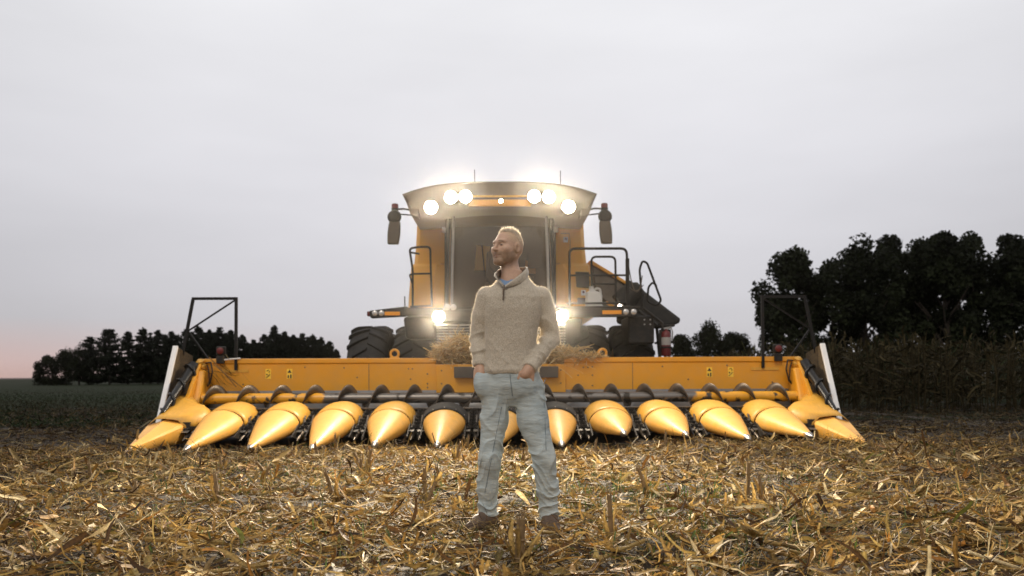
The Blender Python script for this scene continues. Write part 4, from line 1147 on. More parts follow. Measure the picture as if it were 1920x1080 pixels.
# straw heap on the header's centre
hp = []
n = 3600
u = np.where(RNG.random(n) < .6, RNG.uniform(-1.02, .1, n), RNG.uniform(.1, 1.55, n))
top = np.where(u < 0, 1.14 + .42 * np.exp(-((u + .6) / .5) ** 2), 1.14 + .38 * np.exp(-((u - .62) / .55) ** 2))
v = RNG.uniform(-.06, .28, n)
z = 1.10 + (top - 1.10) * RNG.random(n) ** .7 * (1 - np.abs(v - .14) * 1.2)
z = np.where(np.abs(u) > 1.0, np.maximum(z, 1.20), z)
ps = np.array([toW(a, b_, c_) for a, b_, c_ in zip(u, v, z)])
hcol = np.array([(.72, .52, .24), (.60, .40, .16), (.46, .28, .10), (.78, .64, .38)])[RNG.integers(0, 4, n)] * RNG.uniform(.6, 1.15, (n, 1))
hp.append(strips(ps, RNG.uniform(0, 2 * PI, n), RNG.normal(0, .35, n), RNG.normal(0, .6, n), RNG.uniform(.08, .42, n), RNG.uniform(.006, .026, n), RNG.normal(0, 1, n), RNG.normal(0, 1, n), hcol, 4))
n = 500; u = RNG.uniform(-1.0, 1.3, n); ps = np.array([toW(a, RNG.uniform(-.05, .25), 1.13 + .22 * RNG.random()) for a in u])
hp.append(sticks(ps, RNG.uniform(0, 2 * PI, n), RNG.normal(0, .3, n), RNG.uniform(.1, .4, n), RNG.uniform(.003, .007, n), np.array([(.6, .43, .2)]) * RNG.uniform(.6, 1.1, (n, 1))))
# a few strands standing up and hanging out
ps = np.array([toW(-.72, .1, 1.52), toW(-.66, .1, 1.50), toW(-.5, .12, 1.46), toW(1.05, -.12, 1.05), toW(1.2, -.1, 1.1), toW(.95, -.15, 1.0), toW(-1.1, 0, 1.22)])
hp.append(strips(ps, np.array([.2, .5, 2.6, -.2, -.1, -.5, .3]), np.array([1.3, 1.1, 1.2, -.35, -.25, -.6, .3]), np.zeros(7), np.array([.42, .38, .4, .5, .55, .4, .3]), np.full(7, .025), np.full(7, -.4), np.full(7, .8), np.array([(.66, .44, .16)] * 7), 6))
V, F, C = join(hp)
M['straw'] = attr_mat('dry_straw', .7, transl=.25, scale=60, var=.25)
me = np_mesh('straw_heap', V, F, C); me.materials.append(M['straw'])
tag(link(bpy.data.objects.new('straw_heap', me)), 'heap of dry corn straw lying on the middle of the header', 'straw', kind='stuff')
# tangle of stalks caught at the left end of the header
n = 30; tp = []
ps = np.array([toW(-4.25 + RNG.normal(0, .12), -.14 + RNG.normal(0, .04), .95 + RNG.normal(0, .12)) for _ in range(n)])
tp.append(strips(ps, RNG.normal(.2, .5, n), RNG.normal(-.7, .4, n), RNG.normal(0, .5, n), RNG.uniform(.15, .5, n), RNG.uniform(.006, .016, n), RNG.normal(0, 1, n), RNG.normal(0, 1, n), pick_cols(n) * .6, 5))
tp.append(sticks(np.array([toW(-4.2, -.17, .99), toW(-4.12, -.18, .93)]), np.array([.1, .1]), np.array([-.85, -.7]), np.array([.6, .55]), np.array([.010, .008]), np.array([(.2, .11, .04)] * 2)))
V, F, C = join(tp); me = np_mesh('stalk_tangle', V, F, C); me.materials.append(M['litter'])
tag(link(bpy.data.objects.new('stalk_tangle', me)), 'tangle of dry stalks caught beside the red marker lamp and white strip', 'straw', kind='stuff')

# ------------------------------------------------------------------ trees
M['leaf_dark'] = attr_mat('dark_foliage', .85, transl=.12, scale=2, var=.3, spec=.15)
M['bark'] = mat('bark', (.03, .022, .015), .95, var=.4, scale=3)
def leaf_quads(P, size, col, rng):
    n = len(P)
    a = rng.normal(size=(n, 3)); a /= np.linalg.norm(a, axis=1)[:, None]
    b_ = rng.normal(size=(n, 3)); b_ -= a * (a * b_).sum(1)[:, None]; b_ /= np.linalg.norm(b_, axis=1)[:, None]
    s = size * rng.uniform(.6, 1.4, (n, 1))
    v = np.stack([P - a * s, P + b_ * s * .55, P + a * s, P - b_ * s * .55], 1).reshape(-1, 3)
    f = np.arange(4 * n).reshape(n, 4)
    return v, f, np.repeat(col, 4, 0)
def broadleaf(name, x, y, h, rx, seed, label, group, trunk_h=.28, n=11000, leaf=.16, base=0.0, nclump=34, drop=.12):
    rng = np.random.default_rng(seed)
    e = empty(name, (x, y, base)); tag(e, label, 'tree' if h > 5 else 'bush', group)
    b = B(); b.tube([(0, 0, 0), (rng.normal(0, .1), 0, h * .3), (rng.normal(0, .2), 0, h * .75)], [h * .026, h * .02, h * .006], 9)
    for k in range(8):
        a = rng.uniform(0, 2 * PI); z0 = h * rng.uniform(.22, .55); l = rx * rng.uniform(.5, .9)
        b.tube([(0, 0, z0), (math.cos(a) * l * .5, math.sin(a) * l * .5, z0 + h * .10), (math.cos(a) * l, math.sin(a) * l, z0 + h * .22)], [h * .01, h * .006, h * .002], 6)
    b.build('trunk', M['bark'], e, smooth=60)
    # clumps through the crown volume; leaves on clump shells
    cl_ = []
    for k in range(nclump):
        t = rng.uniform(0, 1); ang = rng.uniform(0, 2 * PI)
        z = h * (trunk_h + (1 - trunk_h) * t)
        prof = math.sin(PI * min(1, (t * .86 + .14)) ** .9) ** .55
        r_ = rx * prof * math.sqrt(rng.uniform(.05, 1)) * .88
        cl_.append((math.cos(ang) * r_, math.sin(ang) * r_, min(z, h * .97), rx * rng.uniform(.22, .40)))
    cl_ = np.array(cl_)
    idx = rng.integers(0, nclump, n)
    d = rng.normal(size=(n, 3)); d /= np.linalg.norm(d, axis=1)[:, None]
    P = cl_[idx, :3] + d * (cl_[idx, 3] * rng.uniform(.45, 1.12, n))[:, None] * np.array([1, 1, 1.05])
    P[:, 2] = np.clip(P[:, 2], h * drop, None)
    shade = rng.uniform(.6, 1.4, (nclump, 1))[idx]
    col = np.array([(.010, .013, .005)]) * shade * rng.uniform(.7, 1.3, (n, 1))
    v, f, c = leaf_quads(P, leaf, col, rng)
    m = np_mesh('crown', v, f, c); m.materials.append(M['leaf_dark']); link(bpy.data.objects.new('crown', m), e)
    return e
def conifer(name, x, y, h, rx, seed, label, group, n=7000, base=0.0, pine=False):
    rng = np.random.default_rng(seed)
    e = empty(name, (x, y, base)); tag(e, label, 'tree', group)
    b = B(); b.tube([(0, 0, 0), (0, 0, h * .5), (0, 0, h * .96)], [h * .02, h * .012, h * .003], 8); b.build('trunk', M['bark'], e, smooth=60)
    nb = 150
    zb = h * (.06 + .93 * rng.uniform(0, 1, nb) ** .9); ab = rng.uniform(0, 2 * PI, nb)
    t = (zb / h)
    lb = rx * 1.5 * (np.clip(1.01 - t, .01, None) ** (.55 if pine else .62)) * rng.uniform(.65, 1.15, nb)
    i = rng.integers(0, nb, n); s = rng.uniform(0, 1, n) ** .7
    P = np.stack([np.cos(ab[i]) * lb[i] * s, np.sin(ab[i]) * lb[i] * s, zb[i] + lb[i] * (.30 if pine else .12) * s ** 2 - lb[i] * .18 * s], 1)
    P += rng.normal(0, .05 * rx, (n, 3)) * np.array([1, 1, .8])
    P[:, 2] = np.clip(P[:, 2], .2, h)
    top = rng.random(60)[:, None] ** 1.5
    P = np.concatenate([P, np.concatenate([rng.normal(0, .05, (60, 2)) * (1 - top), h * (.90 + .10 * top)], 1)])
    col = np.array([(.009, .012, .006)]) * rng.uniform(.6, 1.4, (len(P), 1))
    v, f, c = leaf_quads(P, (.20 - .10 * P[:, 2:3] / h), col, rng)
    m = np_mesh('crown', v, f, c); m.materials.append(M['leaf_dark']); link(bpy.data.objects.new('crown', m), e)
    return e
def px2(px, py, Y):
    dx = px - 960; dy = py - 704 + dx * .00436
    return dx / 1522 * Y, CAM_H - dy / 1522 * Y
TREES = [(170, 632, 100, 1.9, 1), (205, 617, 96, 2.0, 1), (240, 622, 102, 1.5, 0), (268, 613, 98, 1.4, 0), (296, 619, 104, 1.5, 0), (322, 622, 97, 1.5, 0), (348, 617, 101, 1.4, 0), (372, 611, 96, 1.5, 0), (392, 618, 104, 1.4, 0), (412, 614, 99, 1.4, 0), (433, 619, 97, 1.3, 0), (455, 627, 103, 1.3, 0), (476, 637, 99, 1.3, 0),
         (496, 627, 104, 1.3, 0), (515, 610, 97, 1.5, 0), (534, 622, 102, 1.3, 0), (550, 628, 98, 1.3, 0), (568, 625, 103, 1.3, 0), (586, 627, 99, 1.3, 0), (603, 632, 104, 1.2, 0), (618, 640, 98, 1.2, 0), (631, 655, 101, .9, 0)]
for k, (px, py, Y, rx, pine) in enumerate(TREES):
    x, z = px2(px, py, Y)
    conifer('conifer_tree', x, Y, z, rx, 300 + k, f'{ORD[k]} dark conifer counted from the open-sky end of the treeline', 'conifers in the treeline beyond the green field', pine=bool(pine))
for k in range(3, len(TREES) - 1):
    px, py, Y, rx, pine = TREES[k]; nx2, ny2 = TREES[k + 1][:2]
    x, z = px2((px + nx2) / 2, max(py, ny2) + 5, Y + 9)
    conifer('conifer_tree', x, Y + 9, z, rx * 1.15, 340 + k, f'dark rear-row conifer filling the gap behind the {ORD[k]} front conifer from the open sky', 'conifers in the treeline beyond the green field', n=5000)
for k, (px, py, Y, rx) in enumerate([(92, 672, 92, 1.6), (122, 660, 94, 2.0), (148, 650, 96, 2.0)]):
    x, z = px2(px, py, Y)
    broadleaf('round_bush', x, Y, z, rx, 400 + k, ['low round bush at the open-sky end of the conifer treeline', 'second round bush in from the end of the conifer treeline', 'tallest round bush, touching the conifer treeline'][k], 'bushes at the end of the treeline', .08, 3600, .12, nclump=22, drop=.02)
BL = [(1481, 476, 60, 2.75, 'broadleaf tree standing nearest to the combine, behind the header guard frame'), (1562, 500, 66, 2.3, 'second broadleaf tree out from the combine, lower than its neighbours'), (1622, 462, 60, 2.9, 'tall broadleaf tree with a ragged crown, third out from the combine'), (1668, 450, 63, 1.9, 'slim broadleaf tree with a spiky top, fourth out from the combine'),
      (1730, 462, 64, 2.5, 'broad dark tree, fifth out from the combine above the standing corn'), (1775, 447, 60, 2.4, 'tall rounded tree, sixth out from the combine above the standing corn'), (1826, 443, 62, 2.6, 'tallest dark tree, seventh out from the combine above the standing corn'), (1892, 446, 59, 2.4, 'broadleaf tree beside the picture edge, with gaps of sky'), (1960, 452, 62, 2.6, 'broadleaf tree cut off by the picture edge')]
for k, (px, py, Y, rx, lab) in enumerate(BL):
    x, z = px2(px, py, Y)
    broadleaf('broadleaf_tree', x, Y, z, rx, 500 + k, lab, 'broadleaf trees behind the standing corn', .10, 16000, .16, nclump=44)
for k, (px, py, Y, rx, lab) in enumerate([(1275, 634, 60, 1.3, 'low dark bush just beside the combine ladder'), (1325, 615, 62, 2.2, 'rounded dark bush in the middle between combine and trees'), (1378, 632, 64, 1.6, 'dark bush nearest the header guard frame and trees')]):
    x, z = px2(px, py, Y)
    broadleaf('dark_bush', x, Y, z, rx, 600 + k, lab, 'bushes behind the header', .05, 9000, .10, nclump=30, drop=.02)
# tall reed-like plants in front of the bush
for k, (px, py) in enumerate([(1402, 640), (1414, 634), (1424, 646)]):
    x, z = px2(px, py, 40); rng = np.random.default_rng(700 + k); n = 16
    e = empty('tall_grass_plant', (x, 40, 0)); tag(e, f'{["first", "second", "third"][k]} pale tall grass plant between the dark bush and the guard frame', 'plant', 'tall grass plants behind the header')
    pit = rng.uniform(1.0, 1.5, n); yaw = rng.uniform(0, 2 * PI, n); ln = z * rng.uniform(.6, 1.0, n)
    ps = np.stack([np.cos(yaw) * np.cos(pit) * ln * .5, np.sin(yaw) * np.cos(pit) * ln * .5, np.sin(pit) * ln * .5], 1)
    v, f, c = strips(ps, yaw, pit, np.zeros(n), ln, rng.uniform(.04, .08, n), rng.normal(-.6, .3, n), rng.normal(0, .5, n), np.array([(.16, .15, .05)]) * rng.uniform(.6, 1.3, (n, 1)), 5, rng=rng)
    m = np_mesh('blades', v, f, c); m.materials.append(M['weed']); o = link(bpy.data.objects.new('blades', m), e); o['kind'] = 'stuff'

# ------------------------------------------------------------------ person (distance-field modelling, meshed with surface nets)
def surface_net(F, xs, ys, zs):
    """Quad mesh of the zero level of F on a rectilinear grid."""
    ins = F < 0
    nx, ny, nz_ = F.shape
    cnt = np.zeros((nx - 1, ny - 1, nz_ - 1), np.int8)
    for i in (0, 1):
        for j in (0, 1):
            for k in (0, 1):
                cnt += ins[i:nx - 1 + i, j:ny - 1 + j, k:nz_ - 1 + k]
    cell = (cnt > 0) & (cnt < 8)
    ci = np.argwhere(cell)
    idx = -np.ones(cell.shape, np.int64); idx[cell] = np.arange(len(ci))
    acc = np.zeros((len(ci), 3)); num = np.zeros(len(ci))
    corners = [(i, j, k) for i in (0, 1) for j in (0, 1) for k in (0, 1)]
    for a in corners:
        for ax in range(3):
            if a[ax]: continue
            b_ = list(a); b_[ax] = 1
            pa = ci + np.array(a); pb = ci + np.array(b_)
            fa = F[pa[:, 0], pa[:, 1], pa[:, 2]]; fb = F[pb[:, 0], pb[:, 1], pb[:, 2]]
            m = (fa < 0) != (fb < 0)
            t = fa[m] / (fa[m] - fb[m])
            A = np.stack([xs[pa[m, 0]], ys[pa[m, 1]], zs[pa[m, 2]]], 1); Bp = np.stack([xs[pb[m, 0]], ys[pb[m, 1]], zs[pb[m, 2]]], 1)
            acc[m] += A + (Bp - A) * t[:, None]; num[m] += 1
    V = acc / num[:, None]
    Q = []
    for ax in range(3):
        sl0 = [slice(None)] * 3; sl1 = [slice(None)] * 3
        sl0[ax] = slice(0, -1); sl1[ax] = slice(1, None)
        d = ins[tuple(sl0)] != ins[tuple(sl1)]
        o1, o2 = [q for q in range(3) if q != ax]
        e = np.argwhere(d)
        e = e[(e[:, o1] > 0) & (e[:, o2] > 0) & (e[:, o1] < F.shape[o1] - 1) & (e[:, o2] < F.shape[o2] - 1)]
        flip = ins[tuple(sl0)][e[:, 0], e[:, 1], e[:, 2]]
        def g(d1, d2):
            p = e.copy(); p[:, o1] += d1; p[:, o2] += d2
            return idx[p[:, 0], p[:, 1], p[:, 2]]
        q = np.stack([g(-1, -1), g(0, -1), g(0, 0), g(-1, 0)], 1)
        if ax == 1: flip = ~flip
        q[~flip] = q[~flip][:, ::-1]
        Q.append(q)
    return V, np.concatenate(Q)

def smin(a, b_, k):
    h = np.clip(.5 + .5 * (b_ - a) / k, 0, 1)
    return b_ + (a - b_) * h - k * h * (1 - h)
def smax(a, b_, k): return -smin(-a, -b_, k)
def cap(P, a, b_, ra, rb):
    a = np.array(a, np.float32); d = np.array(b_, np.float32) - a
    px, py, pz = P[0] - a[0], P[1] - a[1], P[2] - a[2]
    t = np.clip((px * d[0] + py * d[1] + pz * d[2]) / float(d @ d), 0, 1)
    return np.sqrt((px - t * d[0]) ** 2 + (py - t * d[1]) ** 2 + (pz - t * d[2]) ** 2) - (ra + (rb - ra) * t)
def ell(P, c, r):
    q = np.sqrt(((P[0] - c[0]) / r[0]) ** 2 + ((P[1] - c[1]) / r[1]) ** 2 + ((P[2] - c[2]) / r[2]) ** 2)
    return (q - 1) * min(r)
def chain(P, pts, rs, k=.02):
    d = None
    for a, b_, ra, rb in zip(pts, pts[1:], rs, rs[1:]):
        c = cap(P, a, b_, ra, rb)
        d = c if d is None else smin(d, c, k)
    return d
def loft_sdf(P, rows):
    rows = np.array(rows, float); z = rows[:, 0]
    cx, cy, a, b_ = (np.interp(P[2], z, rows[:, q]) for q in (1, 2, 3, 4))
    x, y = P[0] - cx, P[1] - cy
    pw = 2.3
    q = ((np.abs(x) / a) ** pw + (np.abs(y) / b_) ** pw) ** (1 / pw)
    d = (q - 1) * np.minimum(a, b_)
    return np.maximum(d, np.maximum(P[2] - z[-1], z[0] - P[2]))
def grid(x0, x1, y0, y1, z0, z1, h):
    xs, ys, zs = (np.arange(a, b_ + h, h).astype(np.float32) for a, b_ in ((x0, x1), (y0, y1), (z0, z1)))
    return xs, ys, zs, np.meshgrid(xs, ys, zs, indexing='ij')

MX, MY, MZ = 0.0, 4.85, -0.004
SH = {'L': (-.146, .005, 1.392), 'R': (.172, .012, 1.392)}
EL = {'L': (-.198, .045, 1.165), 'R': (.238, .055, 1.150)}
WR = {'L': (-.190, -.025, .985), 'R': (.104, -.108, .968)}
TORSO = [(.935, -.012, .0, .158, .118), (.98, -.012, 0, .162, .120), (1.06, -.010, 0, .155, .112), (1.20, -.004, 0, .158, .114), (1.32, .006, .0, .172, .122), (1.39, .012, .002, .178, .114),
         (1.43, .013, .006, .160, .100), (1.465, .012, .008, .125, .088), (1.495, .012, .01, .095, .080), (1.54, .010, .015, .070, .066)]
def torso_field(P, off=0.0):
    d = loft_sdf(P, [(z, cx, cy, a - off, b_ - off) for z, cx, cy, a, b_ in TORSO])
    return d

# --- head, neck, hands and the body under the clothes: one continuous skin mesh
HY, HS = R(43), .95
HC = np.array((-.026, -.005, 1.690), np.float32)
def head_local(P):
    x, y, z = (P[0] - HC[0]) / HS, (P[1] - HC[1]) / HS, (P[2] - HC[2]) / HS
    f = -math.sin(HY) * x - math.cos(HY) * y          # forward
    l = -math.cos(HY) * x + math.sin(HY) * y          # lateral
    tl = R(4)
    return l, f * math.cos(tl) + z * math.sin(tl), -f * math.sin(tl) + z * math.cos(tl)
def head_field(Q):
    ax = np.abs(Q[0]); S = (ax, Q[1], Q[2])
    d = ell(Q, (0, -.018, .028), (.076, .098, .080))
    d = smin(d, ell(Q, (0, -.03, -.01), (.068, .075, .075)), .03)
    d = smin(d, ell(Q, (0, .032, -.038), (.060, .062, .076)), .03)
    d = smin(d, cap(S, (.054, -.012, -.060), (.022, .066, -.104), .017, .017), .025)
    d = smin(d, ell(Q, (0, .074, -.104), (.027, .021, .022)), .022)
    d = smin(d, ell(S, (.036, .040, -.052), (.027, .036, .040)), .025)
    d = smin(d, cap(S, (.040, .072, .020), (.004, .088, .016), .012, .012), .016)
    d = smin(d, ell(S, (.047, .062, -.026), (.022, .020, .018)), .02)
    d = smax(d, -ell(S, (.031, .102, -.003), (.021, .024, .014)), .010)
    d = smin(d, ell(S, (.031, .074, -.003), (.014, .013, .0115)), .004)
    d = smin(d, cap(Q, (0, .091, .006), (0, .115, -.033), .0075, .0105), .009)
    d = smin(d, ell(S, (.010, .102, -.036), (.008, .011, .008)), .008)
    d = smin(d, ell(Q, (0, .086, -.052), (.016, .012, .012)), .012)
    d = smin(d, cap(S, (.026, .078, -.065), (.0, .093, -.061), .005, .0068), .006)
    d = smin(d, cap(S, (.024, .078, -.072), (.0, .091, -.074), .005, .0072), .006)
    d = smax(d, -cap(S, (.029, .086, -.0685), (.0, .101, -.0680), .0030, .0036), .004)
    e = ell((ax - .004 + (Q[1] + .02) * .25, Q[1], Q[2] + (Q[1] + .015) * -.15), (.077, -.012, -.012), (.011, .021, .034))
    e = smax(e, -ell((ax, Q[1], Q[2]), (.090, -.008, -.010), (.012, .012, .021)), .006)
    d = smin(d, e, .006)
    return d
def dens(a, b_, f0, f1, fine, coarse):
    return np.concatenate([np.arange(a, f0, coarse), np.arange(f0, f1, fine), np.arange(f1, b_ + coarse, coarse)]).astype(np.float32)
xs = dens(-.30, .32, -.145, .095, .0032, .008); ys = dens(-.20, .18, -.135, .125, .0032, .008); zs = dens(.02, 1.86, 1.56, 1.82, .0032, .0085)
P = np.meshgrid(xs, ys, zs, indexing='ij')
kz = int(np.searchsorted(zs, 1.38)); kl = int(np.searchsorted(zs, 1.06))
D = np.full(P[0].shape, 1.0, np.float32)
U = [p[:, :, kz:] for p in P]
du = cap(U, (-.012, .020, 1.60), (.010, .016, 1.44), .051, .062)
du = smin(du, cap(U, (-.055, -.03, 1.60), (-.02, -.035, 1.49), .016, .014), .03)
du = smin(du, head_field(head_local(U)) * HS, .022)
du = smin(du, torso_field(U, .02), .04)
D[:, :, kz:] = du
Mi = [p[:, :, :kz] for p in P]
dm = torso_field(Mi, .02)
dm = smin(dm, loft_sdf(Mi, [(.78, 0, 0, .05, .05), (.85, 0, 0, .11, .08), (.96, -.005, 0, .13, .09), (1.02, -.01, 0, .13, .09)]), .03)
for s in 'LR':
    dm = smin(dm, chain(Mi, [SH[s], EL[s], WR[s]], [.05, .038, .027]), .02)
HAND = {'L': [(-.190, -.025, .985), (-.182, -.050, .930), (-.168, -.072, .868)], 'R': [(.104, -.108, .968), (.078, -.118, .930), (.058, -.118, .870)]}
for s in 'LR':
    w, kn, ft = (np.array(q) for q in HAND[s])
    dm = smin(dm, chain(Mi, [w, (w + kn) / 2, kn], [.025, .028, .029]), .02)
    ax_ = (ft - kn) / np.linalg.norm(ft - kn); side = np.cross(ax_, (0, 1, 0)); side /= np.linalg.norm(side)
    for q, (o_, ln) in enumerate(((-.030, .060), (-.011, .078), (.010, .072), (.029, .056))):
        b0 = kn + side * o_; b1 = b0 + ax_ * ln * .55 + np.array((0, .004, 0)); b2 = b0 + ax_ * ln + np.array((0, .016, 0))
        dm = smin(dm, chain(Mi, [b0, b1, b2], [.0105, .0095, .008], .006), .008)
    th0 = (w + kn) / 2 + side * (.030 if s == 'R' else -.030); th1 = th0 + ax_ * .045 + side * (.014 if s == 'R' else -.014)
    dm = smin(dm, cap(Mi, th0, th1, .013, .010), .012)
LEG = {'L': [(-.098, .0, .84), (-.108, -.005, .66), (-.132, -.015, .43), (-.148, .03, .26), (-.152, .05, .085)],
       'R': [(.098, .0, .84), (.124, -.02, .66), (.188, -.06, .43), (.207, -.03, .25), (.216, -.02, .065)]}
for s in 'LR':
    dm = smin(dm, chain(Mi, LEG[s], [.062, .052, .044, .042, .036]), .01)
D[:, :, :kz] = dm
V, Q = surface_net(D, xs, ys, zs)
l, f, u = head_local(V.T)
skin = np.tile(np.array((.45, .275, .185)), (len(V), 1))
def mixc(mask, c): 
    m = np.clip(mask, 0, 1)[:, None]; skin[:] = skin * (1 - m) + np.array(c) * m
isH = (V[:, 2] > 1.56)
sm = lambda x, a, b_: np.clip((x - a) / (b_ - a), 0, 1)
nz1 = np.array([mnoise.noise(Vector(p * 60)) for p in V]) if len(V) < 400000 else np.zeros(len(V))
mixc(isH * sm(u, -.012, .020) * sm(f, .062, .035) * .0 + isH * sm(u + .35 * (.02 - f), .012, .05) * sm(f, .058, .030), (.42, .28, .17))          # cropped sides
ulim = -.046 + .6 * np.clip(.045 - f, 0, .06)
beard = isH * sm(u + .006 * nz1 - ulim, .006, -.008) * sm(f, -.016, .002) * (1 - sm(u, -.092, -.112) * sm(f, .05, .03))
lipz = np.exp(-(((l) / .020) ** 4)) * np.exp(-((u + .069) / .0085) ** 2) * sm(f, .08, .088)
mixc(beard * .95 * (.85 + .25 * nz1), (.20, .118, .064))
mixc(isH * sm(f, -.03, -.012) * sm(-f, -.018, -.008) * sm(u, -.06, -.04) * sm(-u, -.005, .0) * .5, (.26, .15, .08))
mixc(lipz * .75, (.37, .18, .13))
mixc(isH * np.exp(-((l / .025) ** 6)) * np.exp(-((u + .0685) / .0022) ** 2) * sm(f, .075, .082) * .8, (.10, .05, .035))
brow = isH * np.exp(-((u - .021 + .002 * (np.abs(l) - .03) / .01) / .0055) ** 2) * sm(np.abs(l), .010, .016) * sm(-np.abs(l), -.052, -.044) * sm(f, .055, .065)
mixc(brow * .95, (.13, .07, .03))
eye = isH * np.exp(-(((np.abs(l) - .030) / .011) ** 4)) * np.exp(-(((u + .003) / .0055) ** 4)) * sm(f, .07, .078)
mixc(eye * .95, (.06, .04, .03))
V = V + np.array((MX, MY, MZ))
M['skin'] = attr_mat('skin', .5, scale=120, var=.08, spec=.4, bump=.15, sss=.12)
me = np_mesh('person', V, Q, skin, smooth=True); me.materials.append(M['skin'])
person = link(bpy.data.objects.new('person', me))
tag(person, 'person in oatmeal quarter-zip sweater and faded jeans, hands in pockets, looking aside', 'person')

def field_obj(name, D, xs, ys, zs, m):
    V, Q = surface_net(D, xs, ys, zs)
    me = np_mesh(name, V + np.array((MX, MY, MZ)), Q, smooth=True); me.materials.append(m)
    return link(bpy.data.objects.new(name, me), person)

# --- sweater
def sweater_mat():
    m = mat('heather_knit', (.455, .40, .32), .95, var=.10, scale=5, bump=.7, bscale=34, spec=.15)
    t = m.node_tree; b = t.nodes['Principled BSDF']
    src = b.inputs['Base Color'].links[0].from_socket
    tcn = t.nodes.new('ShaderNodeTexCoord')
    n = t.nodes.new('ShaderNodeTexNoise'); n.inputs['Scale'].default_value = 240; n.inputs['Detail'].default_value = 2
    t.links.new(tcn.outputs['Object'], n.inputs[0])
    r = t.nodes.new('ShaderNodeMapRange'); r.inputs['From Min'].default_value = .36; r.inputs['From Max'].default_value = .64; r.inputs['To Min'].default_value = .76; r.inputs['To Max'].default_value = 1.2
    t.links.new(n.outputs[0], r.inputs[0])
    s = t.nodes.new('ShaderNodeVectorMath'); s.operation = 'SCALE'
    t.links.new(src, s.inputs[0]); t.links.new(r.outputs[0], s.inputs['Scale']); t.links.new(s.outputs[0], b.inputs['Base Color'])
    b.inputs['Sheen Weight'].default_value = .6; b.inputs['Sheen Roughness'].default_value = .4
    return m
M['sweater'] = sweater_mat()
xs, ys, zs, P = grid(-.31, .34, -.20, .20, .88, 1.60, .0048)
d = torso_field(P)
fold = -.0045 * ((1 - np.abs(np.sin(9 * P[2] + 11 * P[0] + 1.6 * np.sin(9 * P[0] + 7 * P[2])))) ** 2 - .35) * np.clip((1.25 - P[2]) / .2, 0, 1) + .002 * np.sin(17 * P[0] - 20 * P[2] + 2)
d = d + fold
d = d - .007 * np.exp(-((P[2] - .955) / .018) ** 2)                       # rolled hem
arms = None
for s, sg in (('L', -1), ('R', 1)):
    pts = [SH[s], tuple((np.array(SH[s]) + EL[s]) / 2 + np.array((sg * .006, 0, 0))), EL[s], tuple((np.array(EL[s]) + WR[s]) / 2), WR[s]]
    a = chain(P, pts, [.064, .058, .052, .048, .041], .02)
    el = np.array(EL[s]); wr = np.array(WR[s]); ax_ = (wr - el) / np.linalg.norm(wr - el)
    t = (P[0] - el[0]) * ax_[0] + (P[1] - el[1]) * ax_[1] + (P[2] - el[2]) * ax_[2]
    L_ = np.linalg.norm(wr - el)
    a = a - .010 * ((1 - np.abs(np.sin(t * 52 + 9 * P[0] + 1.5 * np.sin(30 * P[1] + 12 * P[2])))) ** 2 - .35) * np.clip((t + .05) / .08, 0, 1) * np.clip((L_ - .035 - t) / .03, 0, 1)
    a = a + .004 * np.sin((P[2]) * 60 + 25 * P[0]) * np.exp(-((P[2] - el[2]) / .08) ** 2)
    a = smax(a, t - L_ - .006, .006)                                       # cuff end
    a = a - .0035 * np.exp(-((t - L_ + .012) / .012) ** 2)
    arms = a if arms is None else np.minimum(arms, a)
d = smin(d, arms, .016)
# open V at the neck: everything above the collar seam and inside the V goes
vx, vz = -.042, 1.452
wedge = (np.abs(P[0] - vx - .35 * (P[2] - vz)) - 1.05 * (P[2] - vz)) * .7
wedge = np.maximum(wedge, P[1] + .0)
d = smax(d, -wedge, .004)
neck = np.sqrt(((P[0] - .008) / 1.0) ** 2 + ((P[1] - .012) / .92) ** 2) - .077
d = smax(d, -np.maximum(neck, 1.46 - P[2]), .006)
sw = field_obj('sweater', d, xs, ys, zs, M['sweater'])
# loose fibres standing off the knit
me_s = sw.data; nf = 34000
co = np.zeros(len(me_s.vertices) * 3, np.float32); me_s.vertices.foreach_get('co', co); co = co.reshape(-1, 3)
no = np.zeros(len(me_s.vertices) * 3, np.float32); me_s.vertex_normals.foreach_get('vector', no); no = no.reshape(-1, 3)
fr_ = np.random.default_rng(8); iv = fr_.integers(0, len(co), nf)
p0 = co[iv] + fr_.normal(0, .002, (nf, 3)); dn_ = no[iv] + fr_.normal(0, .5, (nf, 3)); dn_ /= np.linalg.norm(dn_, axis=1)[:, None]
sd_ = np.cross(dn_, fr_.normal(size=(nf, 3))); sd_ /= np.linalg.norm(sd_, axis=1)[:, None]
fl_ = fr_.uniform(.003, .009, (nf, 1))
fv_ = np.stack([p0 - sd_ * .0004, p0 + sd_ * .0004, p0 + dn_ * fl_ + sd_ * .0002, p0 + dn_ * fl_ - sd_ * .0002], 1).reshape(-1, 3)
M['fuzz'] = attr_mat('knit_fuzz', .9, transl=.5, scale=100, var=.1, spec=.1)
me = np_mesh('fuzz', fv_, np.arange(4 * nf).reshape(nf, 4), np.tile(np.array((.62, .54, .42)), (4 * nf, 1))); me.materials.append(M['fuzz'])
fz = link(bpy.data.objects.new('fuzz', me), person); fz['kind'] = 'stuff'
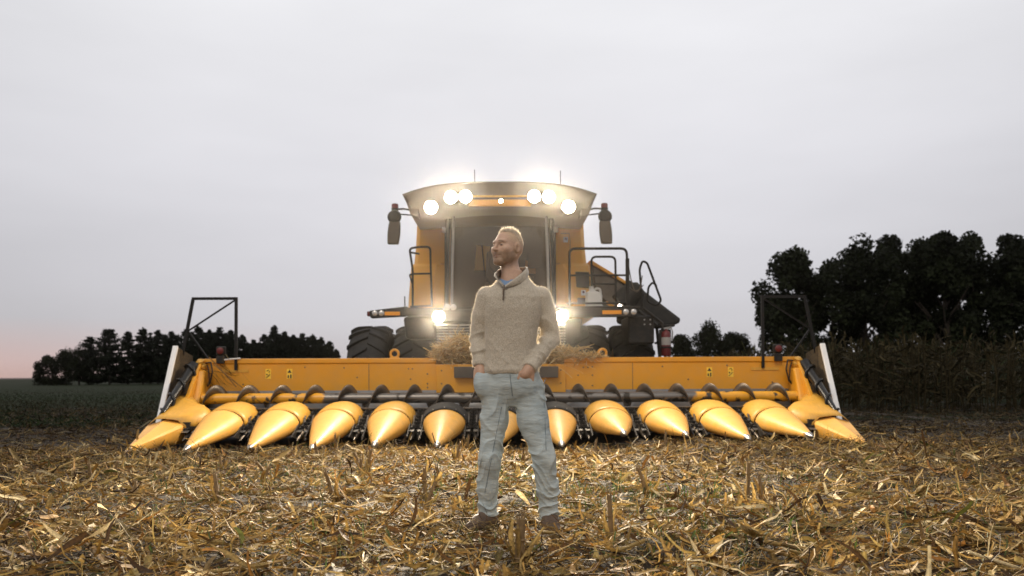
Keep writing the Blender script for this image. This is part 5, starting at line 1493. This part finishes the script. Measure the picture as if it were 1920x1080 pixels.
# stand collar, zip, placket seam
bot = [(-.047, -.100, 1.448), (-.078, -.088, 1.470), (-.092, -.035, 1.497), (-.074, .045, 1.522), (.0, .088, 1.530), (.075, .068, 1.528), (.104, .005, 1.518), (.088, -.060, 1.497), (.035, -.094, 1.470), (-.036, -.104, 1.446)]
top = [(-.116, -.088, 1.512), (-.113, -.062, 1.532), (-.100, -.015, 1.550), (-.076, .050, 1.574), (0, .094, 1.586), (.076, .075, 1.586), (.105, .005, 1.578), (.092, -.055, 1.556), (.044, -.094, 1.515), (-.030, -.107, 1.462)]
def cr_spline(pts, n):
    pts = [Vector(p) for p in pts]; o_ = []
    for i in range(len(pts) - 1):
        p0, p1, p2, p3 = pts[max(0, i - 1)], pts[i], pts[i + 1], pts[min(len(pts) - 1, i + 2)]
        for k in range(n):
            t = k / n
            o_.append(.5 * ((2 * p1) + (p2 - p0) * t + (2 * p0 - 5 * p1 + 4 * p2 - p3) * t * t + (3 * p1 - p0 - 3 * p2 + p3) * t ** 3))
    o_.append(pts[-1]); return o_
off = Vector((MX, MY, MZ))
shr = lambda pts, k: [(.006 + (p[0] - .006) * k, .005 + (p[1] - .005) * (k if p[1] > -.07 else 1), p[2] - .006) for p in pts]
cb, ct = cr_spline(shr(bot, .94), 5), cr_spline(shr(top, .90), 5)
rings = [[tuple(a.lerp(c, t) + off + Vector(((a.x) * .05, (a.y) * .05, 0)) * math.sin(PI * t)) for a, c in zip(cb, ct)] for t in (-.25, 0, .3, .6, .85, 1.0)]
b = B(); b.loft(rings, closed=False); b.build('collar', M['sweater'], person, smooth=80, solid=.006)
M['lining'] = mat('collar_lining', (.12, .095, .07), .95, var=.15, scale=40)
rings = [[tuple(a.lerp(c, t) + off - Vector(((a.x - .008) * .09, (a.y - .01) * .09, 0))) for a, c in zip(cb, ct)] for t in (-.1, .5, .97)]
b = B(); b.loft(rings, closed=False); b.build('collar_lining', M['lining'], person, smooth=80, solid=.003)
M['zip'] = mat('brown_zip', (.10, .065, .04), .5, var=.2, scale=80)
b = B(); b.tube([tuple(Vector(p) + off) for p in ((-.044, -.106, 1.452), (-.046, -.115, 1.425), (-.048, -.121, 1.39), (-.050, -.123, 1.362))], .0045, 6); b.build('zip', M['zip'], person)
b = B(); b.box(MX - .053, MX - .043, MY - .131, MY - .124, MZ + 1.395, MZ + 1.43); b.build('zip_pull', M['zip'], person, bevel=.002)
# --- T-shirt
M['tee'] = mat('blue_tshirt', (.16, .25, .40), .9, var=.08, scale=20, bump=.2, bscale=200)
xs, ys, zs, P = grid(-.15, .17, -.14, .14, 1.36, 1.56, .005)
d = torso_field(P, .010)
nk = np.sqrt((P[0] - .002) ** 2 + (P[1] - .010) ** 2) - (.067 + .0 * P[2])
d = smax(d, -np.maximum(nk, 1.44 - P[2]), .004)
d = np.maximum(d, P[2] - (1.492 + .25 * (P[1] + .06)))
field_obj('tshirt', d, xs, ys, zs, M['tee'])

# --- jeans
M['jeans'] = mat('faded_denim', (.355, .405, .41), .9, var=.26, scale=7, bump=1.0, bscale=11, dust=(.46, .47, .43), dust_amt=.7, dscale=7, spec=.15, stretch=(1, 1, 3.5))
xs, ys, zs, P = grid(-.27, .30, -.20, .18, .03, 1.00, .0040)
d = loft_sdf(P, [(.74, -.0, .0, .05, .05), (.80, -.0, .0, .115, .085), (.86, -.004, .0, .158, .108), (.93, -.006, .0, .168, .114), (.985, -.008, 0, .165, .112)])
legs = None
for s, sg in (('L', -1), ('R', 1)):
    rs = [.094, .078, .067, .064, .060] if s == 'L' else [.100, .089, .070, .064, .060]
    a = chain(P, LEG[s], rs, .03)
    kn = np.array(LEG[s][2]); an = np.array(LEG[s][4])
    ph = 1.7 if s == 'L' else 0.4
    z = P[2]
    def crease(ph_, sharp=2.0): return (1 - np.abs(np.sin(ph_))) ** sharp - .35
    wob = 1.9 * np.sin(11 * z + 17 * P[0] + ph) + 1.1 * np.sin(23 * P[0] - 9 * z + 13 * P[1])
    fld = -.014 * crease(21 * z + 16 * sg * P[0] + wob + 9 * P[1] + ph) * np.exp(-((z - .46) / .10) ** 2)
    fld += -.014 * crease(30 * z - 20 * P[0] + 12 * P[1] + wob * 1.2 + ph * 2) * np.exp(-((z - .17) / .11) ** 2)
    fld += -.008 * crease(41 * z + 26 * sg * P[0] - 8 * P[1] + wob * 1.5) * np.exp(-((z - .30) / .16) ** 2)
    fld += -.012 * crease(14 * z + 24 * sg * P[0] + ph + wob * .6) * np.exp(-((z - .75) / .08) ** 2)
    fld += -.006 * crease(8 * z + 17 * P[0] + 4 * ph + wob * .7, 1.5)
    a = a + fld
    a = smax(a, (LEG[s][4][2] - .005) - z, .006)
    a = a - .004 * np.exp(-((z - LEG[s][4][2] - .008) / .008) ** 2)
    # side seam ridge
    legs = a if legs is None else smin(legs, a, .012)
d = smin(d, legs, .03)
for s, c, rr in (('L', (-.176, -.052, .880), (.050, .046, .085)), ('R', (.078, -.088, .882), (.062, .042, .085))):
    pk_ = ell(P, c, rr)
    pk_ = smax(pk_, P[2] - (.938 + (.30 if s == 'R' else -.4) * (P[0] - c[0])), .006)
    d = smin(d, pk_, .03)
d = d + .0022 * np.sin(40 * P[0] + 22 * P[2]) * np.exp(-((P[2] - .87) / .08) ** 2)
field_obj('jeans', d, xs, ys, zs, M['jeans'])
M['seam'] = mat('denim_seam', (.16, .19, .20), .9, var=.2, scale=60)
def onto(x, z, Y=-1.0):
    """Front surface point of the jeans at (x,z)."""
    i = int(np.clip(np.searchsorted(xs, x), 1, len(xs) - 1)); k = int(np.clip(np.searchsorted(zs, z), 1, len(zs) - 1))
    col_ = d[i, :, k]; w = np.where(col_ < 0)[0]
    return Vector((x + MX, (ys[w[0]] if len(w) else 0.) + MY - .003, z + MZ))
b = B(); b.tube([onto(-.012 + .002 * q, .93 - .018 * q) for q in range(8)], .0022, 6); b.build('fly_seam', M['seam'], person)
b = B(); b.tube([onto(.20 + .0, .90)] + [onto(.186 + .001 * q, .87 - .035 * q) for q in range(12)], .0022, 6); b.build('side_seam', M['seam'], person)
b = B(); b.tube([onto(-.062 - .006 * q, .74 - .03 * q) for q in range(18)], .0020, 6); b.build('inner_seam', M['seam'], person)

# --- boots
M['boot'] = mat('brown_boot_leather', (.075, .045, .03), .65, var=.3, scale=14, bump=.3, bscale=60, dust=(.22, .16, .10), dust_amt=.5, dscale=10)
M['sole'] = mat('boot_sole', (.03, .024, .02), .9, var=.3)
for s, ank, toe in (('L', (-.152, .05), (-.262, -.085)), ('R', (.216, -.02), (.246, -.215))):
    xs, ys, zs, P = grid(min(ank[0], toe[0]) - .09, max(ank[0], toe[0]) + .09, toe[1] - .08, ank[1] + .11, -.012, .16, .005)
    A = np.array(ank); T = np.array(toe); dr = (T - A) / np.linalg.norm(T - A); heel = A - dr * .045
    dd = chain(P, [(A[0], A[1], .17), (A[0], A[1], .085), (A[0] + dr[0] * .02, A[1] + dr[1] * .02, .065)], [.050, .050, .05], .02)
    dd = smin(dd, chain(P, [(heel[0], heel[1], .035), (A[0] + dr[0] * .08, A[1] + dr[1] * .08, .045), (T[0] - dr[0] * .02, T[1] - dr[1] * .02, .026)], [.038, .044, .034], .03), .03)
    dd = smax(dd, .012 - P[2], .004)
    field_obj('boot', dd, xs, ys, zs, M['boot'])
    sl_ = chain(P, [(heel[0], heel[1], .006), (A[0] + dr[0] * .08, A[1] + dr[1] * .08, .006), (T[0] - dr[0] * .015, T[1] - dr[1] * .015, .006)], [.041, .045, .038], .03)
    sl_ = np.maximum(sl_, np.abs(P[2] - .004) - .0085)
    field_obj('boot_sole', sl_, xs, ys, zs, M['sole'])

# --- hair: short strands, longer and spiky on top
hr = np.random.default_rng(3)
n = 9000
dv = hr.normal(size=(n, 3)); dv /= np.linalg.norm(dv, axis=1)[:, None]
hl = np.stack([dv[:, 0] * .076, dv[:, 1] * .098 - .018, dv[:, 2] * .080 + .028], 1)
line = .079 + np.clip(hl[:, 1] - .03, 0, 1) * .45 - np.clip(.02 - hl[:, 1], 0, .08) * .9
ok = hl[:, 2] > line
hl = hl[ok]; dv = dv[ok]; n = len(hl)
topw = np.clip((hl[:, 2] - .070) / .03, 0, 1)
ln = .004 + topw * hr.uniform(.004, .018, n) + topw * (hr.random(n) < .06) * hr.uniform(.006, .018, n) + topw * np.clip(hl[:, 1] / .07, 0, 1) * .008
nd = dv * np.array([1 / .076, 1 / .098, 1 / .080]); nd /= np.linalg.norm(nd, axis=1)[:, None]
dir_ = nd + topw[:, None] * np.array([0, .10, .55]) + hr.normal(0, .30, (n, 3)) * (.35 + topw[:, None]); dir_ /= np.linalg.norm(dir_, axis=1)[:, None]
sd = np.cross(dir_, hr.normal(size=(n, 3))); sd /= np.linalg.norm(sd, axis=1)[:, None]
w = .0011 + .0007 * topw[:, None]
r0 = hl - nd * .003; r1 = hl + dir_ * ln[:, None] * .55; r2 = hl + dir_ * ln[:, None] + hr.normal(0, .0035, (n, 3)) * topw[:, None]
hv = np.stack([r0 - sd * w, r0 + sd * w, r1 + sd * w * .8, r1 - sd * w * .8, r2 + sd * w * .15, r2 - sd * w * .15], 1).reshape(-1, 3)
tl = R(4)
fl, fu = hv[:, 1] * math.cos(tl) - hv[:, 2] * math.sin(tl), hv[:, 1] * math.sin(tl) + hv[:, 2] * math.cos(tl)
hw = np.stack([-math.sin(HY) * fl - math.cos(HY) * hv[:, 0], -math.cos(HY) * fl + math.sin(HY) * hv[:, 0], fu], 1) * HS + HC + np.array((MX, MY, MZ))
k = np.arange(n)[:, None] * 6
hf = np.concatenate([k + np.array([0, 1, 2, 3]), k + np.array([3, 2, 4, 5])])
hc = np.repeat(np.array([(.80, .71, .58)]) * hr.uniform(.6, 1.2, (n, 1)), 6, 0)
M['hair'] = attr_mat('blond_hair', .45, transl=.5, scale=50, var=.15, spec=.6)
me = np_mesh('hair', hw, hf, hc); me.materials.append(M['hair'])
link(bpy.data.objects.new('hair', me), person)

# ------------------------------------------------------------------ thin haze added so the lit lamps glow
hz_m = bpy.data.materials.new('glow_haze'); hz_m.use_nodes = True
t = hz_m.node_tree; t.nodes.remove(t.nodes['Principled BSDF'])
pv = t.nodes.new('ShaderNodeVolumePrincipled')
pv.inputs['Color'].default_value = (.96, .91, .84, 1); pv.inputs['Density'].default_value = HAZE; pv.inputs['Anisotropy'].default_value = .97
t.links.new(pv.outputs[0], t.nodes['Material Output'].inputs['Volume'])
if HAZE:
    b = B(); b.box(-1300, 1300, -100, 2600, -1.0, 16.0)
    hz = b.build('haze', hz_m); tag(hz, 'thin haze added over the whole field so the lamps glow', 'haze', kind='stuff')
